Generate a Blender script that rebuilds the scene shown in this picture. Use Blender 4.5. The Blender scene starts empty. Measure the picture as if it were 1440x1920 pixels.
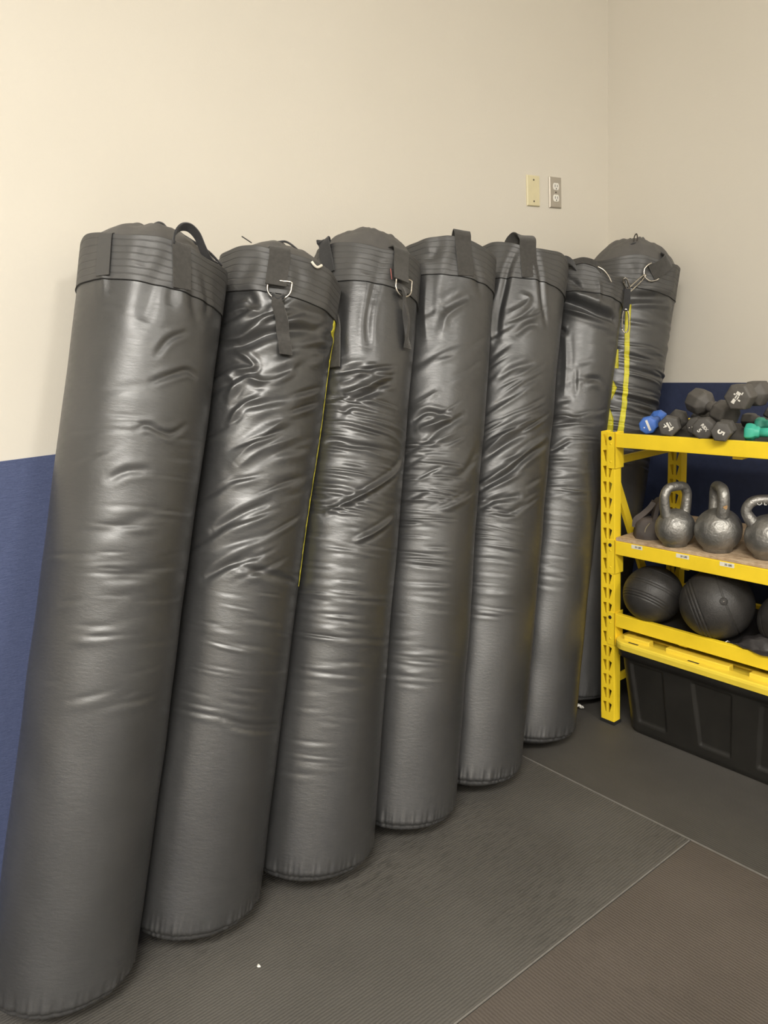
import bpy, bmesh, math, random
import numpy as np
from mathutils import Vector, Matrix

random.seed(7)
rng = np.random.default_rng(11)
SC = bpy.context.scene
COL = SC.collection
PI = math.pi
EXPO = 0.39

# ------------------------------------------------------------------ helpers
def link(o, parent=None):
    COL.objects.link(o)
    if parent is not None:
        o.parent = parent
    return o

def tag(o, label=None, cat=None, group=None, kind=None):
    if label: o['label'] = label
    if cat: o['category'] = cat
    if group: o['group'] = group
    if kind: o['kind'] = kind
    return o

def empty(name, loc=(0, 0, 0), rot=None, mat=None):
    o = bpy.data.objects.new(name, None)
    o.empty_display_size = 0.05
    COL.objects.link(o)
    if mat is not None:
        o.matrix_world = mat
    else:
        o.location = loc
        if rot: o.rotation_euler = rot
    return o

def mesh_np(name, V, F, m, parent=None, smooth=True):
    """V (n,3) array, F (k,4) quads -> object"""
    me = bpy.data.meshes.new(name)
    V = np.asarray(V, dtype=np.float32); F = np.asarray(F, dtype=np.int32)
    me.vertices.add(len(V)); me.vertices.foreach_set('co', V.ravel())
    me.loops.add(F.size); me.loops.foreach_set('vertex_index', F.ravel())
    me.polygons.add(len(F))
    me.polygons.foreach_set('loop_start', np.arange(0, F.size, F.shape[1], dtype=np.int32))
    me.polygons.foreach_set('use_smooth', np.full(len(F), smooth))
    me.update(calc_edges=True); me.validate()
    me.materials.append(m)
    return link(bpy.data.objects.new(name, me), parent)

def grid_faces(nr, nc, wrap=False):
    r = np.arange(nr - 1)[:, None]; c = np.arange(nc if wrap else nc - 1)[None, :]
    c2 = (c + 1) % nc
    a = r * nc + c; b = r * nc + c2; d = (r + 1) * nc + c; e = (r + 1) * nc + c2
    return np.stack([a, b, e, d], -1).reshape(-1, 4)

def bm_obj(name, bm, m, parent=None, smooth=False, bevel=0, seg=2):
    me = bpy.data.meshes.new(name)
    if smooth:
        for f in bm.faces: f.smooth = True
    bmesh.ops.recalc_face_normals(bm, faces=bm.faces)
    bm.to_mesh(me); bm.free()
    for k in (m if isinstance(m, (list, tuple)) else [m]): me.materials.append(k)
    o = link(bpy.data.objects.new(name, me), parent)
    if bevel:
        b = o.modifiers.new('bevel', 'BEVEL'); b.width = bevel; b.segments = seg
        b.limit_method = 'ANGLE'; b.angle_limit = math.radians(40)
        b.harden_normals = False
    return o

def add_box(bm, lo, hi, mat=0):
    x0, y0, z0 = lo; x1, y1, z1 = hi
    v = [bm.verts.new(p) for p in ((x0,y0,z0),(x1,y0,z0),(x1,y1,z0),(x0,y1,z0),(x0,y0,z1),(x1,y0,z1),(x1,y1,z1),(x0,y1,z1))]
    for q in ((0,3,2,1),(4,5,6,7),(0,1,5,4),(1,2,6,5),(2,3,7,6),(3,0,4,7)):
        bm.faces.new([v[i] for i in q]).material_index = mat

def box(name, lo, hi, m, parent=None, bevel=0):
    bm = bmesh.new(); add_box(bm, lo, hi)
    return bm_obj(name, bm, m, parent, bevel=bevel)

def smooth_path(P, n=8, closed=False):
    """Catmull-Rom through P"""
    P = [Vector(p) for p in P]; out = []; N = len(P)
    rngk = range(N if closed else N - 1)
    for i in rngk:
        p1, p2 = P[i], P[(i + 1) % N]
        p0 = P[i - 1] if (i > 0 or closed) else p1 * 2 - p2
        p3 = P[(i + 2) % N] if (i + 2 < N or closed) else p2 * 2 - p1
        for k in range(n):
            t = k / n
            out.append(0.5 * ((2 * p1) + (p2 - p0) * t + (2 * p0 - 5 * p1 + 4 * p2 - p3) * t * t + (3 * p1 - p0 - 3 * p2 + p3) * t ** 3))
    if not closed: out.append(P[-1])
    return out

def tube_geo(P, r, n=10, closed=False, flat=1.0):
    """rings of a tube along P ; r scalar or list"""
    P = [Vector(p) for p in P]; N = len(P)
    rr = [r] * N if not isinstance(r, (list, tuple)) else r
    V = []; T = []
    for i in range(N):
        a = P[(i + 1) % N] if (i + 1 < N or closed) else P[i]
        b = P[i - 1] if (i > 0 or closed) else P[i]
        T.append((a - b).normalized())
    up = Vector((0, 0, 1))
    if abs(T[0].dot(up)) > .9: up = Vector((1, 0, 0))
    nrm = (up - T[0] * up.dot(T[0])).normalized()
    for i in range(N):
        nrm = (nrm - T[i] * nrm.dot(T[i])).normalized()
        bn = T[i].cross(nrm)
        for k in range(n):
            a = 2 * PI * k / n
            V.append(P[i] + (nrm * math.cos(a) + bn * math.sin(a) * flat) * rr[i])
    F = []
    for i in range(N if closed else N - 1):
        for k in range(n):
            F.append((i * n + k, i * n + (k + 1) % n, ((i + 1) % N) * n + (k + 1) % n, ((i + 1) % N) * n + k))
    return V, F

def tube(name, P, r, m, parent=None, n=10, closed=False, caps=True, flat=1.0):
    V, F = tube_geo(P, r, n, closed, flat)
    bm = bmesh.new(); vs = [bm.verts.new(v) for v in V]
    for f in F: bm.faces.new([vs[i] for i in f])
    if not closed and caps:
        bm.faces.new(vs[:n][::-1]); bm.faces.new(vs[-n:])
    return bm_obj(name, bm, m, parent, smooth=True)

def ribbon(name, P, W, width, th, m, parent=None, smooth=True, taper=None):
    """webbing: path P, width directions W (vectors), rectangular section"""
    bm = bmesh.new(); rows = []
    N = len(P)
    for i in range(N):
        p = Vector(P[i]); w = Vector(W[i]).normalized()
        t = (Vector(P[min(i + 1, N - 1)]) - Vector(P[max(i - 1, 0)])).normalized()
        nn = t.cross(w).normalized()
        wd = width * (taper[i] if taper else 1)
        rows.append([bm.verts.new(p + w * a * wd / 2 + nn * b * th / 2) for a, b in ((-1,-1),(-.33,-1.1),(.33,-1.1),(1,-1),(1,1),(.33,1.1),(-.33,1.1),(-1,1))])
    for a, b in zip(rows[:-1], rows[1:]):
        for k in range(8): bm.faces.new((a[k], a[(k+1) % 8], b[(k+1) % 8], b[k]))
    bm.faces.new(rows[0][::-1]); bm.faces.new(rows[-1])
    return bm_obj(name, bm, m, parent, smooth=False)

def lathe(name, prof, m, parent=None, n=48, caps=True, mod=None):
    """prof [(r,z)...] around Z"""
    V = []
    for r, z in prof:
        for k in range(n):
            a = 2 * PI * k / n
            rr = r * (mod(a, z) if mod else 1)
            V.append((rr * math.cos(a), rr * math.sin(a), z))
    bm = bmesh.new(); vs = [bm.verts.new(v) for v in V]
    for i in range(len(prof) - 1):
        for k in range(n):
            bm.faces.new((vs[i*n+k], vs[i*n+(k+1) % n], vs[(i+1)*n+(k+1) % n], vs[(i+1)*n+k]))
    if caps:
        bm.faces.new(vs[:n][::-1]); bm.faces.new(vs[-n:])
    return bm_obj(name, bm, m, parent, smooth=True)

def text_mesh(name, body, size, m, parent, mat, ext=0.0004, bold=0.0):
    cu = bpy.data.curves.new(name + '_c', 'FONT'); cu.body = body; cu.size = size
    cu.align_x = 'CENTER'; cu.align_y = 'CENTER'; cu.extrude = ext; cu.offset = bold
    t = bpy.data.objects.new(name + '_t', cu); COL.objects.link(t)
    dg = bpy.context.evaluated_depsgraph_get()
    me = bpy.data.meshes.new_from_object(t.evaluated_get(dg))
    bpy.data.objects.remove(t); me.materials.clear(); me.materials.append(m)
    o = link(bpy.data.objects.new(name, me), parent); o.matrix_local = mat
    return o

# ------------------------------------------------------------------ materials
class NT:
    def __init__(s, name):
        s.m = bpy.data.materials.new(name); s.m.use_nodes = True
        s.n = s.m.node_tree.nodes; s.l = s.m.node_tree.links
        s.b = s.n['Principled BSDF']
        s.tc = s.n.new('ShaderNodeTexCoord')
    def mapping(s, scale=(1,1,1), src='Object', rot=(0,0,0)):
        mp = s.n.new('ShaderNodeMapping'); mp.inputs['Scale'].default_value = scale
        mp.inputs['Rotation'].default_value = rot
        s.l.new(s.tc.outputs[src], mp.inputs['Vector']); return mp.outputs[0]
    def noise(s, vec, scale, detail=3, rough=.55, dist=0):
        k = s.n.new('ShaderNodeTexNoise'); k.inputs['Scale'].default_value = scale
        k.inputs['Detail'].default_value = detail; k.inputs['Roughness'].default_value = rough
        k.inputs['Distortion'].default_value = dist
        s.l.new(vec, k.inputs['Vector']); return k.outputs['Fac']
    def ramp(s, fac, stops):
        k = s.n.new('ShaderNodeValToRGB'); e = k.color_ramp.elements
        while len(e) < len(stops): e.new(.5)
        for i, (p, c) in enumerate(stops):
            e[i].position = p; e[i].color = c if len(c) == 4 else (*c, 1)
        s.l.new(fac, k.inputs[0]); return k.outputs[0]
    def math(s, op, a, b=None):
        k = s.n.new('ShaderNodeMath'); k.operation = op
        for i, v in enumerate((a, b)):
            if v is None: continue
            if isinstance(v, (int, float)): k.inputs[i].default_value = v
            else: s.l.new(v, k.inputs[i])
        return k.outputs[0]
    def mix(s, fac, a, b):
        k = s.n.new('ShaderNodeMix'); k.data_type = 'RGBA'
        for i, v in ((0, fac), (6, a), (7, b)):
            if isinstance(v, (int, float)): k.inputs[i].default_value = v
            elif isinstance(v, tuple): k.inputs[i].default_value = v if len(v) == 4 else (*v, 1)
            else: s.l.new(v, k.inputs[i])
        return k.outputs[2]
    def bump(s, h, dist, strength=1.0):
        k = s.n.new('ShaderNodeBump'); k.inputs['Distance'].default_value = dist
        k.inputs['Strength'].default_value = strength
        s.l.new(h, k.inputs['Height'])
        if s.b.inputs['Normal'].links:
            s.l.new(s.b.inputs['Normal'].links[0].from_socket, k.inputs['Normal'])
        s.l.new(k.outputs[0], s.b.inputs['Normal'])
    def set(s, **kw):
        for k, v in kw.items():
            k = {'base': 'Base Color', 'rough': 'Roughness', 'metal': 'Metallic', 'spec': 'Specular IOR Level', 'coat': 'Coat Weight', 'coatr': 'Coat Roughness', 'sheen': 'Sheen Weight', 'sheenr': 'Sheen Roughness'}[k]
            if isinstance(v, (int, float)): s.b.inputs[k].default_value = v
            elif isinstance(v, tuple): s.b.inputs[k].default_value = (*v, 1)
            else: s.l.new(v, s.b.inputs[k])
        return s

def scale_col(c, k): return tuple(x * k for x in c)

def simple(name, base, rough=.5, metal=0, var=.12, nscale=40, bump=0, bscale=200, spec=.5):
    t = NT(name); v = t.mapping()
    n = t.noise(v, nscale, 3)
    t.set(base=t.ramp(n, [(.3, scale_col(base, 1 - var)), (.7, scale_col(base, 1 + var))]), metal=metal, spec=spec)
    t.set(rough=t.math('ADD', t.math('MULTIPLY', n, .16), rough - .08))
    if bump: t.bump(t.noise(v, bscale, 3), bump)
    return t.m

def vinyl(name, base, rough, fine=.00022):
    t = NT(name); v = t.mapping()
    vs = t.mapping((1, 1, 3.2))
    big = t.noise(v, 5, 4)
    scuff = t.noise(t.mapping((6, 6, 1.3), rot=(0, .5, .3)), 22, 6, .75)
    sc = t.ramp(scuff, [(.60, (0, 0, 0)), (.78, (1, 1, 1))])
    c0 = t.ramp(big, [(.3, scale_col(base, .85)), (.7, scale_col(base, 1.2))])
    t.set(base=t.mix(t.math('MULTIPLY', sc, .22), c0, scale_col(base, 2.6)), spec=.9)
    r = t.math('ADD', t.math('MULTIPLY', t.noise(vs, 30, 4), .20), rough - .10)
    t.set(rough=r)
    t.bump(t.noise(vs, 55, 5, .6), .0007, .5)
    t.bump(t.noise(v, 650, 2), fine, .6)
    return t.m

def webbing(name, base):
    t = NT(name); v = t.mapping()
    w = t.n.new('ShaderNodeTexWave'); w.inputs['Scale'].default_value = 320; w.inputs['Distortion'].default_value = 1.5
    w.bands_direction = 'Z'; t.l.new(v, w.inputs['Vector'])
    t.set(base=t.ramp(t.noise(v, 120, 3), [(.3, scale_col(base, .8)), (.7, scale_col(base, 1.25))]), rough=.8, sheen=.25)
    t.bump(w.outputs['Fac'], .0004, .7)
    return t.m

M = {}
M['vinyl'] = vinyl('black_vinyl', (.036, .0362, .0367), .40)
M['vinyl_glossy'] = vinyl('black_vinyl_glossy', (.033, .0332, .0337), .35)
M['collar'] = vinyl('black_vinyl_collar', (.044, .0435, .043), .54)
M['cover'] = vinyl('grey_nylon_cover', (.075, .072, .070), .60)
M['seam'] = simple('seam_cord', (.012, .012, .012), .7)
M['webbing'] = webbing('black_webbing', (.045, .042, .038))
M['webbing_dark'] = webbing('dark_webbing', (.022, .022, .024))
M['steel'] = simple('nickel_steel', (.62, .58, .52), .28, 1, nscale=90)
M['red'] = simple('red_thread', (.45, .13, .11), .6)
M['cream'] = simple('cream_cord', (.80, .76, .66), .6)
M['print_yellow'] = simple('yellow_print', (.62, .56, .03), .5, var=.2, nscale=30)
M['white_print'] = simple('white_print', (.72, .70, .64), .6)
M['white_plastic'] = simple('white_plastic', (.78, .76, .70), .4)
M['tape'] = simple('clear_tape', (.30, .29, .27), .2)
M['yellow'] = simple('yellow_powder_coat', (.95, .68, .030), .42, var=.05, nscale=12, bump=.00008, bscale=500)
M['lid'] = simple('yellow_plastic_lid', (.84, .64, .06), .48, var=.06, nscale=10, bump=.0002, bscale=300)
M['tote'] = simple('black_tote_plastic', (.016, .015, .013), .42, var=.2, nscale=8, bump=.0002, bscale=400)
M['rubber_foot'] = simple('black_rubber_foot', (.015, .015, .015), .7)
M['bolt'] = simple('dark_button', (.03, .022, .015), .5)
M['board_black'] = simple('black_shelf_board', (.022, .020, .018), .55, bump=.0003)
M['neo_grey'] = simple('charcoal_neoprene', (.075, .070, .064), .62, var=.15, nscale=60, bump=.0002, bscale=900)
M['neo_hex'] = simple('grey_neoprene', (.085, .078, .070), .6, var=.12, nscale=60, bump=.0002, bscale=900)
M['neo_blue'] = simple('blue_neoprene', (.055, .15, .50), .5, var=.1, nscale=60, bump=.0001, bscale=900)
M['neo_teal'] = simple('teal_vinyl', (.04, .36, .26), .45, var=.1, nscale=30)
M['ball'] = simple('black_slam_ball_rubber', (.030, .028, .026), .5, var=.2, nscale=30, bump=.0010, bscale=260)
M['pouch'] = simple('brown_black_canvas', (.060, .047, .040), .7, var=.35, nscale=14, bump=.0006, bscale=120)
M['cloth'] = simple('black_nylon_cloth', (.035, .032, .032), .42, var=.3, nscale=20, bump=.0012, bscale=60)
M['sticker'] = simple('white_label', (.80, .77, .66), .5, var=.03)
M['ink'] = simple('black_ink', (.06, .06, .06), .6)
M['rust'] = simple('rust_patch', (.33, .20, .09), .7)

def hammertone():
    t = NT('silver_hammertone'); v = t.mapping()
    n = t.noise(v, 40, 4)
    t.set(base=t.ramp(n, [(.3, (.23, .225, .21)), (.7, (.34, .33, .31))]), metal=.8, rough=.47)
    t.bump(t.noise(v, 75, 3), .0035, .8)
    return t.m
M['kettle'] = hammertone()

def osb():
    t = NT('particle_board'); v = t.mapping((1, .35, 1))
    n = t.noise(v, 55, 6, .7, .6); n2 = t.noise(t.mapping((1, .5, 1)), 160, 3)
    c = t.ramp(n, [(.30, (.30, .19, .11)), (.48, (.50, .36, .22)), (.7, (.66, .52, .35))])
    t.set(base=t.mix(.3, c, t.ramp(n2, [(.35, (.28, .17, .10)), (.65, (.68, .55, .40))])), rough=.65)
    t.bump(n, .0006, .5)
    return t.m
M['osb'] = osb()

def wall_paint():
    t = NT('wall_paint'); v = t.mapping()
    n = t.noise(v, 1.2, 3)
    t.set(base=t.ramp(n, [(.3, (.68, .64, .56)), (.7, (.71, .67, .59))]), rough=.55, spec=.3)
    t.bump(t.noise(v, 140, 4), .0008, .35)
    return t.m
M['wall'] = wall_paint()

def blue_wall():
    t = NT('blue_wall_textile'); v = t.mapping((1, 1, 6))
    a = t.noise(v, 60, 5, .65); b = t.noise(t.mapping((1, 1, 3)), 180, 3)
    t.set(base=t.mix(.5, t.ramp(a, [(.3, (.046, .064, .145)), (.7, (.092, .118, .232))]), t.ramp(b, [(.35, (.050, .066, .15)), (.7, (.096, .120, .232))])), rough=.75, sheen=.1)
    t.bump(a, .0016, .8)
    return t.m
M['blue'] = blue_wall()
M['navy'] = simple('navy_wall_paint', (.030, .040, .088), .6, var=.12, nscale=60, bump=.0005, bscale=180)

def mat_rubber(name, tint, ribdir, patchy):
    t = NT(name); v = t.mapping()
    w = t.n.new('ShaderNodeTexWave'); w.inputs['Scale'].default_value = 42; w.inputs['Distortion'].default_value = 2.2
    w.inputs['Detail'].default_value = 3; w.inputs['Detail Scale'].default_value = 3
    w.bands_direction = ribdir; t.l.new(v, w.inputs['Vector'])
    big = t.noise(v, 2.2, 5, .6)
    fine = t.noise(v, 260, 3)
    c = t.ramp(big, [(.32, scale_col(tint, .82)), (.68, scale_col(tint, 1.16))])
    # worn dark blotches, broken into the short dashes the ribs leave
    dash = t.noise(t.mapping((14, 60, 1) if ribdir == 'Y' else (60, 14, 1)), 1.6, 4, .7)
    area = t.noise(v, 1.35, 2)
    dm = t.math('MULTIPLY', t.ramp(dash, [(.50, (0,0,0)), (.58, (1,1,1))]), t.ramp(area, [(.44, (0,0,0)), (.58, (1,1,1))]))
    c = t.mix(t.math('MULTIPLY', dm, .62 * patchy), c, scale_col(tint, .45))
    dust = t.ramp(t.noise(v, 320, 2), [(.70, (0,0,0)), (.80, (1,1,1))])
    c = t.mix(t.math('MULTIPLY', dust, .18), c, scale_col(tint, 3))
    c = t.mix(t.math('MULTIPLY', w.outputs['Fac'], .20 * (patchy > .3)), c, scale_col(tint, 1.7))
    t.set(base=c, rough=t.math('ADD', t.math('MULTIPLY', big, .2), .50), spec=.4)
    t.bump(w.outputs['Fac'], .0010, .5); t.bump(fine, .0006, .5)
    return t.m
M['mat_a'] = mat_rubber('rubber_mat_ribbed', (.080, .075, .067), 'Y', 1.0)
M['mat_b'] = mat_rubber('rubber_mat_smooth', (.070, .065, .058), 'X', .15)
M['mat_c'] = mat_rubber('rubber_mat_brown', (.080, .067, .057), 'X', .5)
M['edge'] = simple('worn_lit_mat_edge', (.15, .14, .125), .8)  # paler than the mat: dust and wear, plus light on the rim painted in
M['floor'] = simple('concrete', (.25, .24, .22), .8)
M['ivory'] = simple('ivory_plate', (.72, .65, .42), .35, var=.03)
M['plate_steel'] = simple('steel_plate', (.50, .46, .40), .45, .6, var=.05)
M['outlet_white'] = simple('outlet_white', (.82, .80, .74), .35, var=.03)
M['dark'] = simple('dark_slot', (.02, .02, .02), .6)
# ------------------------------------------------------------------ the room
def plane_wall(name, lo, hi, m):
    o = box(name, lo, hi, m); o['kind'] = 'structure'; return o

PH = 1.10                                   # height of the blue wall covering
WT = .12
plane_wall('floor', (-6.5, -7.0, -.12), (WT, WT, -.010), M['floor'])
plane_wall('wall_back', (-6.5, 0, -.010), (WT, WT, 3.6), M['wall'])
plane_wall('wall_right', (0, -7.0, -.010), (WT, 0, 3.6), M['wall'])
cm = simple('ceiling_white', (.72, .70, .64), .8)
plane_wall('ceiling', (-6.5, -7.0, 3.6), (WT, WT, 3.7), cm)

def wall_cover(name, lo, hi, m='blue'):
    o = box(name, lo, hi, M[m], bevel=.001); o['kind'] = 'structure'; return o
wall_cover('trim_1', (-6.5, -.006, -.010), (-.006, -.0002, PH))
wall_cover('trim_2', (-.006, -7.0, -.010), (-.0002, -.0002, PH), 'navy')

def rubber_mat(lo, hi, m, label):
    """mat with a rounded upper edge, its dust, wear and caught light put into the colour"""
    x0, y0 = lo; x1, y1 = hi; e = .0014; t = .0095
    bm = bmesh.new()
    def ring(d, z): return [bm.verts.new(p) for p in ((x0+d, y0+d, z), (x1-d, y0+d, z), (x1-d, y1-d, z), (x0+d, y1-d, z))]
    a = ring(0, -t); b = ring(0, -.0030); c = ring(e, -.0003); d = ring(e*1.3, 0)
    bm.faces.new(a[::-1]); bm.faces.new(d)
    for p, q, mi in ((a, b, 0), (b, c, 1), (c, d, 1)):
        for k in range(4):
            bm.faces.new((p[k], p[(k+1) % 4], q[(k+1) % 4], q[k])).material_index = mi
    o = bm_obj('rubber_mat', bm, [m, M['edge']])
    tag(o, label, 'floor mat', 'rubber gym mats')
    return o
SA, SB, G = -1.034, -1.014, .0012
rubber_mat((SA + G, -1.90), (-.012, -.012), M['mat_b'], 'smooth black rubber mat under the yellow shelf, right of the long seam')
rubber_mat((SA - 1.83, SB + G), (SA - G, -.012), M['mat_a'], 'ribbed black rubber mat in front of the leaning bags, scuffed with dark dashes')
rubber_mat((SA - 1.83, SB - 1.22), (SA - G, SB - G), M['mat_c'], 'brownish black rubber mat at the bottom right corner of the photo')
rubber_mat((SA - 3.66 - G*2, SB + G), (SA - 1.83 - 2*G, -.012), M['mat_a'], 'black rubber mat farthest left, under the foot of the first bag')

# wall plates
def wall_plate(name, x0, x1, z0, z1, m, label, cat, steel=False):
    root = empty(name, ((x0 + x1) / 2, 0, (z0 + z1) / 2))
    tag(root, label, cat)
    w = (x1 - x0) / 2; h = (z1 - z0) / 2
    bm = bmesh.new(); rows = []
    for d, y in ((0, -.0004), (0, -.003), (.0025, -.0062), (.004, -.0066)):
        rows.append([bm.verts.new(p) for p in ((-w+d, y, -h+d), (w-d, y, -h+d), (w-d, y, h-d), (-w+d, y, h-d))])
    for a, b in zip(rows[:-1], rows[1:]):
        for k in range(4): bm.faces.new((a[k], a[(k+1) % 4], b[(k+1) % 4], b[k]))
    bm.faces.new(rows[-1]); bm.faces.new(rows[0][::-1])
    bm_obj('cover_plate', bm, m, root)
    return root, w, h
pl, w_, h_ = wall_plate('blank_wall_plate', -.474, -.407, 1.762, 1.866, M['ivory'], 'ivory blank wall plate left of the steel outlet plate', 'wall plate')
for zz in (-.036, .036):
    s_ = lathe('screw', [(.0001, 0), (.0032, 0), (.0030, .0010), (.0001, .0012)], M['bolt'], pl, n=14)
    s_.location = (0, -.0064, zz); s_.rotation_euler = (PI/2, 0, 0)
pl, w_, h_ = wall_plate('power_outlet', -.353, -.287, 1.762, 1.869, M['plate_steel'], 'brushed steel plate with two white electrical sockets, nearer the room corner', 'power outlet')
for zz in (-.020, .020):
    bm = bmesh.new()
    N = 28; vs0 = []; vs1 = []
    for k in range(N):
        a = 2*PI*k/N
        x = .0165*math.cos(a); z = max(-.0125, min(.0125, .0165*math.sin(a)))
        vs0.append(bm.verts.new((x, -.0060, zz+z))); vs1.append(bm.verts.new((x*.96, -.0088, zz+z*.96)))
    for k in range(N): bm.faces.new((vs0[k], vs0[(k+1) % N], vs1[(k+1) % N], vs1[k]))
    bm.faces.new(vs1)
    rc = bm_obj('receptacle', bm, M['outlet_white'], pl)
    for sx, hh in ((-.0062, .0045), (.0062, .0037)):
        box('slot', (sx-.0011, -.0092, zz+.002-hh), (sx+.0011, -.0084, zz+.002+hh), M['dark'], rc)
    g = lathe('ground_hole', [(.0001, 0), (.0024, 0), (.0024, .0006), (.0001, .0006)], M['dark'], rc, n=14)
    g.location = (0, -.0086, zz-.0075); g.rotation_euler = (PI/2, 0, 0)
s_ = lathe('screw', [(.0001, 0), (.0030, 0), (.0028, .0010), (.0001, .0012)], M['bolt'], pl, n=14)
s_.location = (0, -.0064, 0); s_.rotation_euler = (PI/2, 0, 0)

# ------------------------------------------------------------------ heavy bags
# foot x, foot y, top x, top y, top z, radius at foot / middle / top, collar height
BG = {1: [-2.4438, -0.4016, -1.9565, -0.1788, 1.522, 0.1453, 0.1524, 0.1631, 0.0981],
      2: [-2.1417, -0.3971, -1.6284, -0.1767, 1.4966, 0.1524, 0.1509, 0.1607, 0.1015],
      3: [-1.8285, -0.425, -1.3249, -0.1608, 1.5273, 0.1609, 0.1519, 0.1488, 0.1058],
      4: [-1.5288, -0.4367, -1.031, -0.1663, 1.5422, 0.1439, 0.1478, 0.1517, 0.1037],
      5: [-1.2463, -0.4232, -0.7192, -0.1753, 1.533, 0.1431, 0.1489, 0.1575, 0.1077],
      6: [-0.930, -0.376, -0.450, -0.240, 1.490, 0.1433, 0.1300, 0.128, 0.095],
      7: [-0.585, -0.2582, -0.1861, -0.242, 1.5173, 0.1572, 0.1598, 0.1584, 0.105]}
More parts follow.
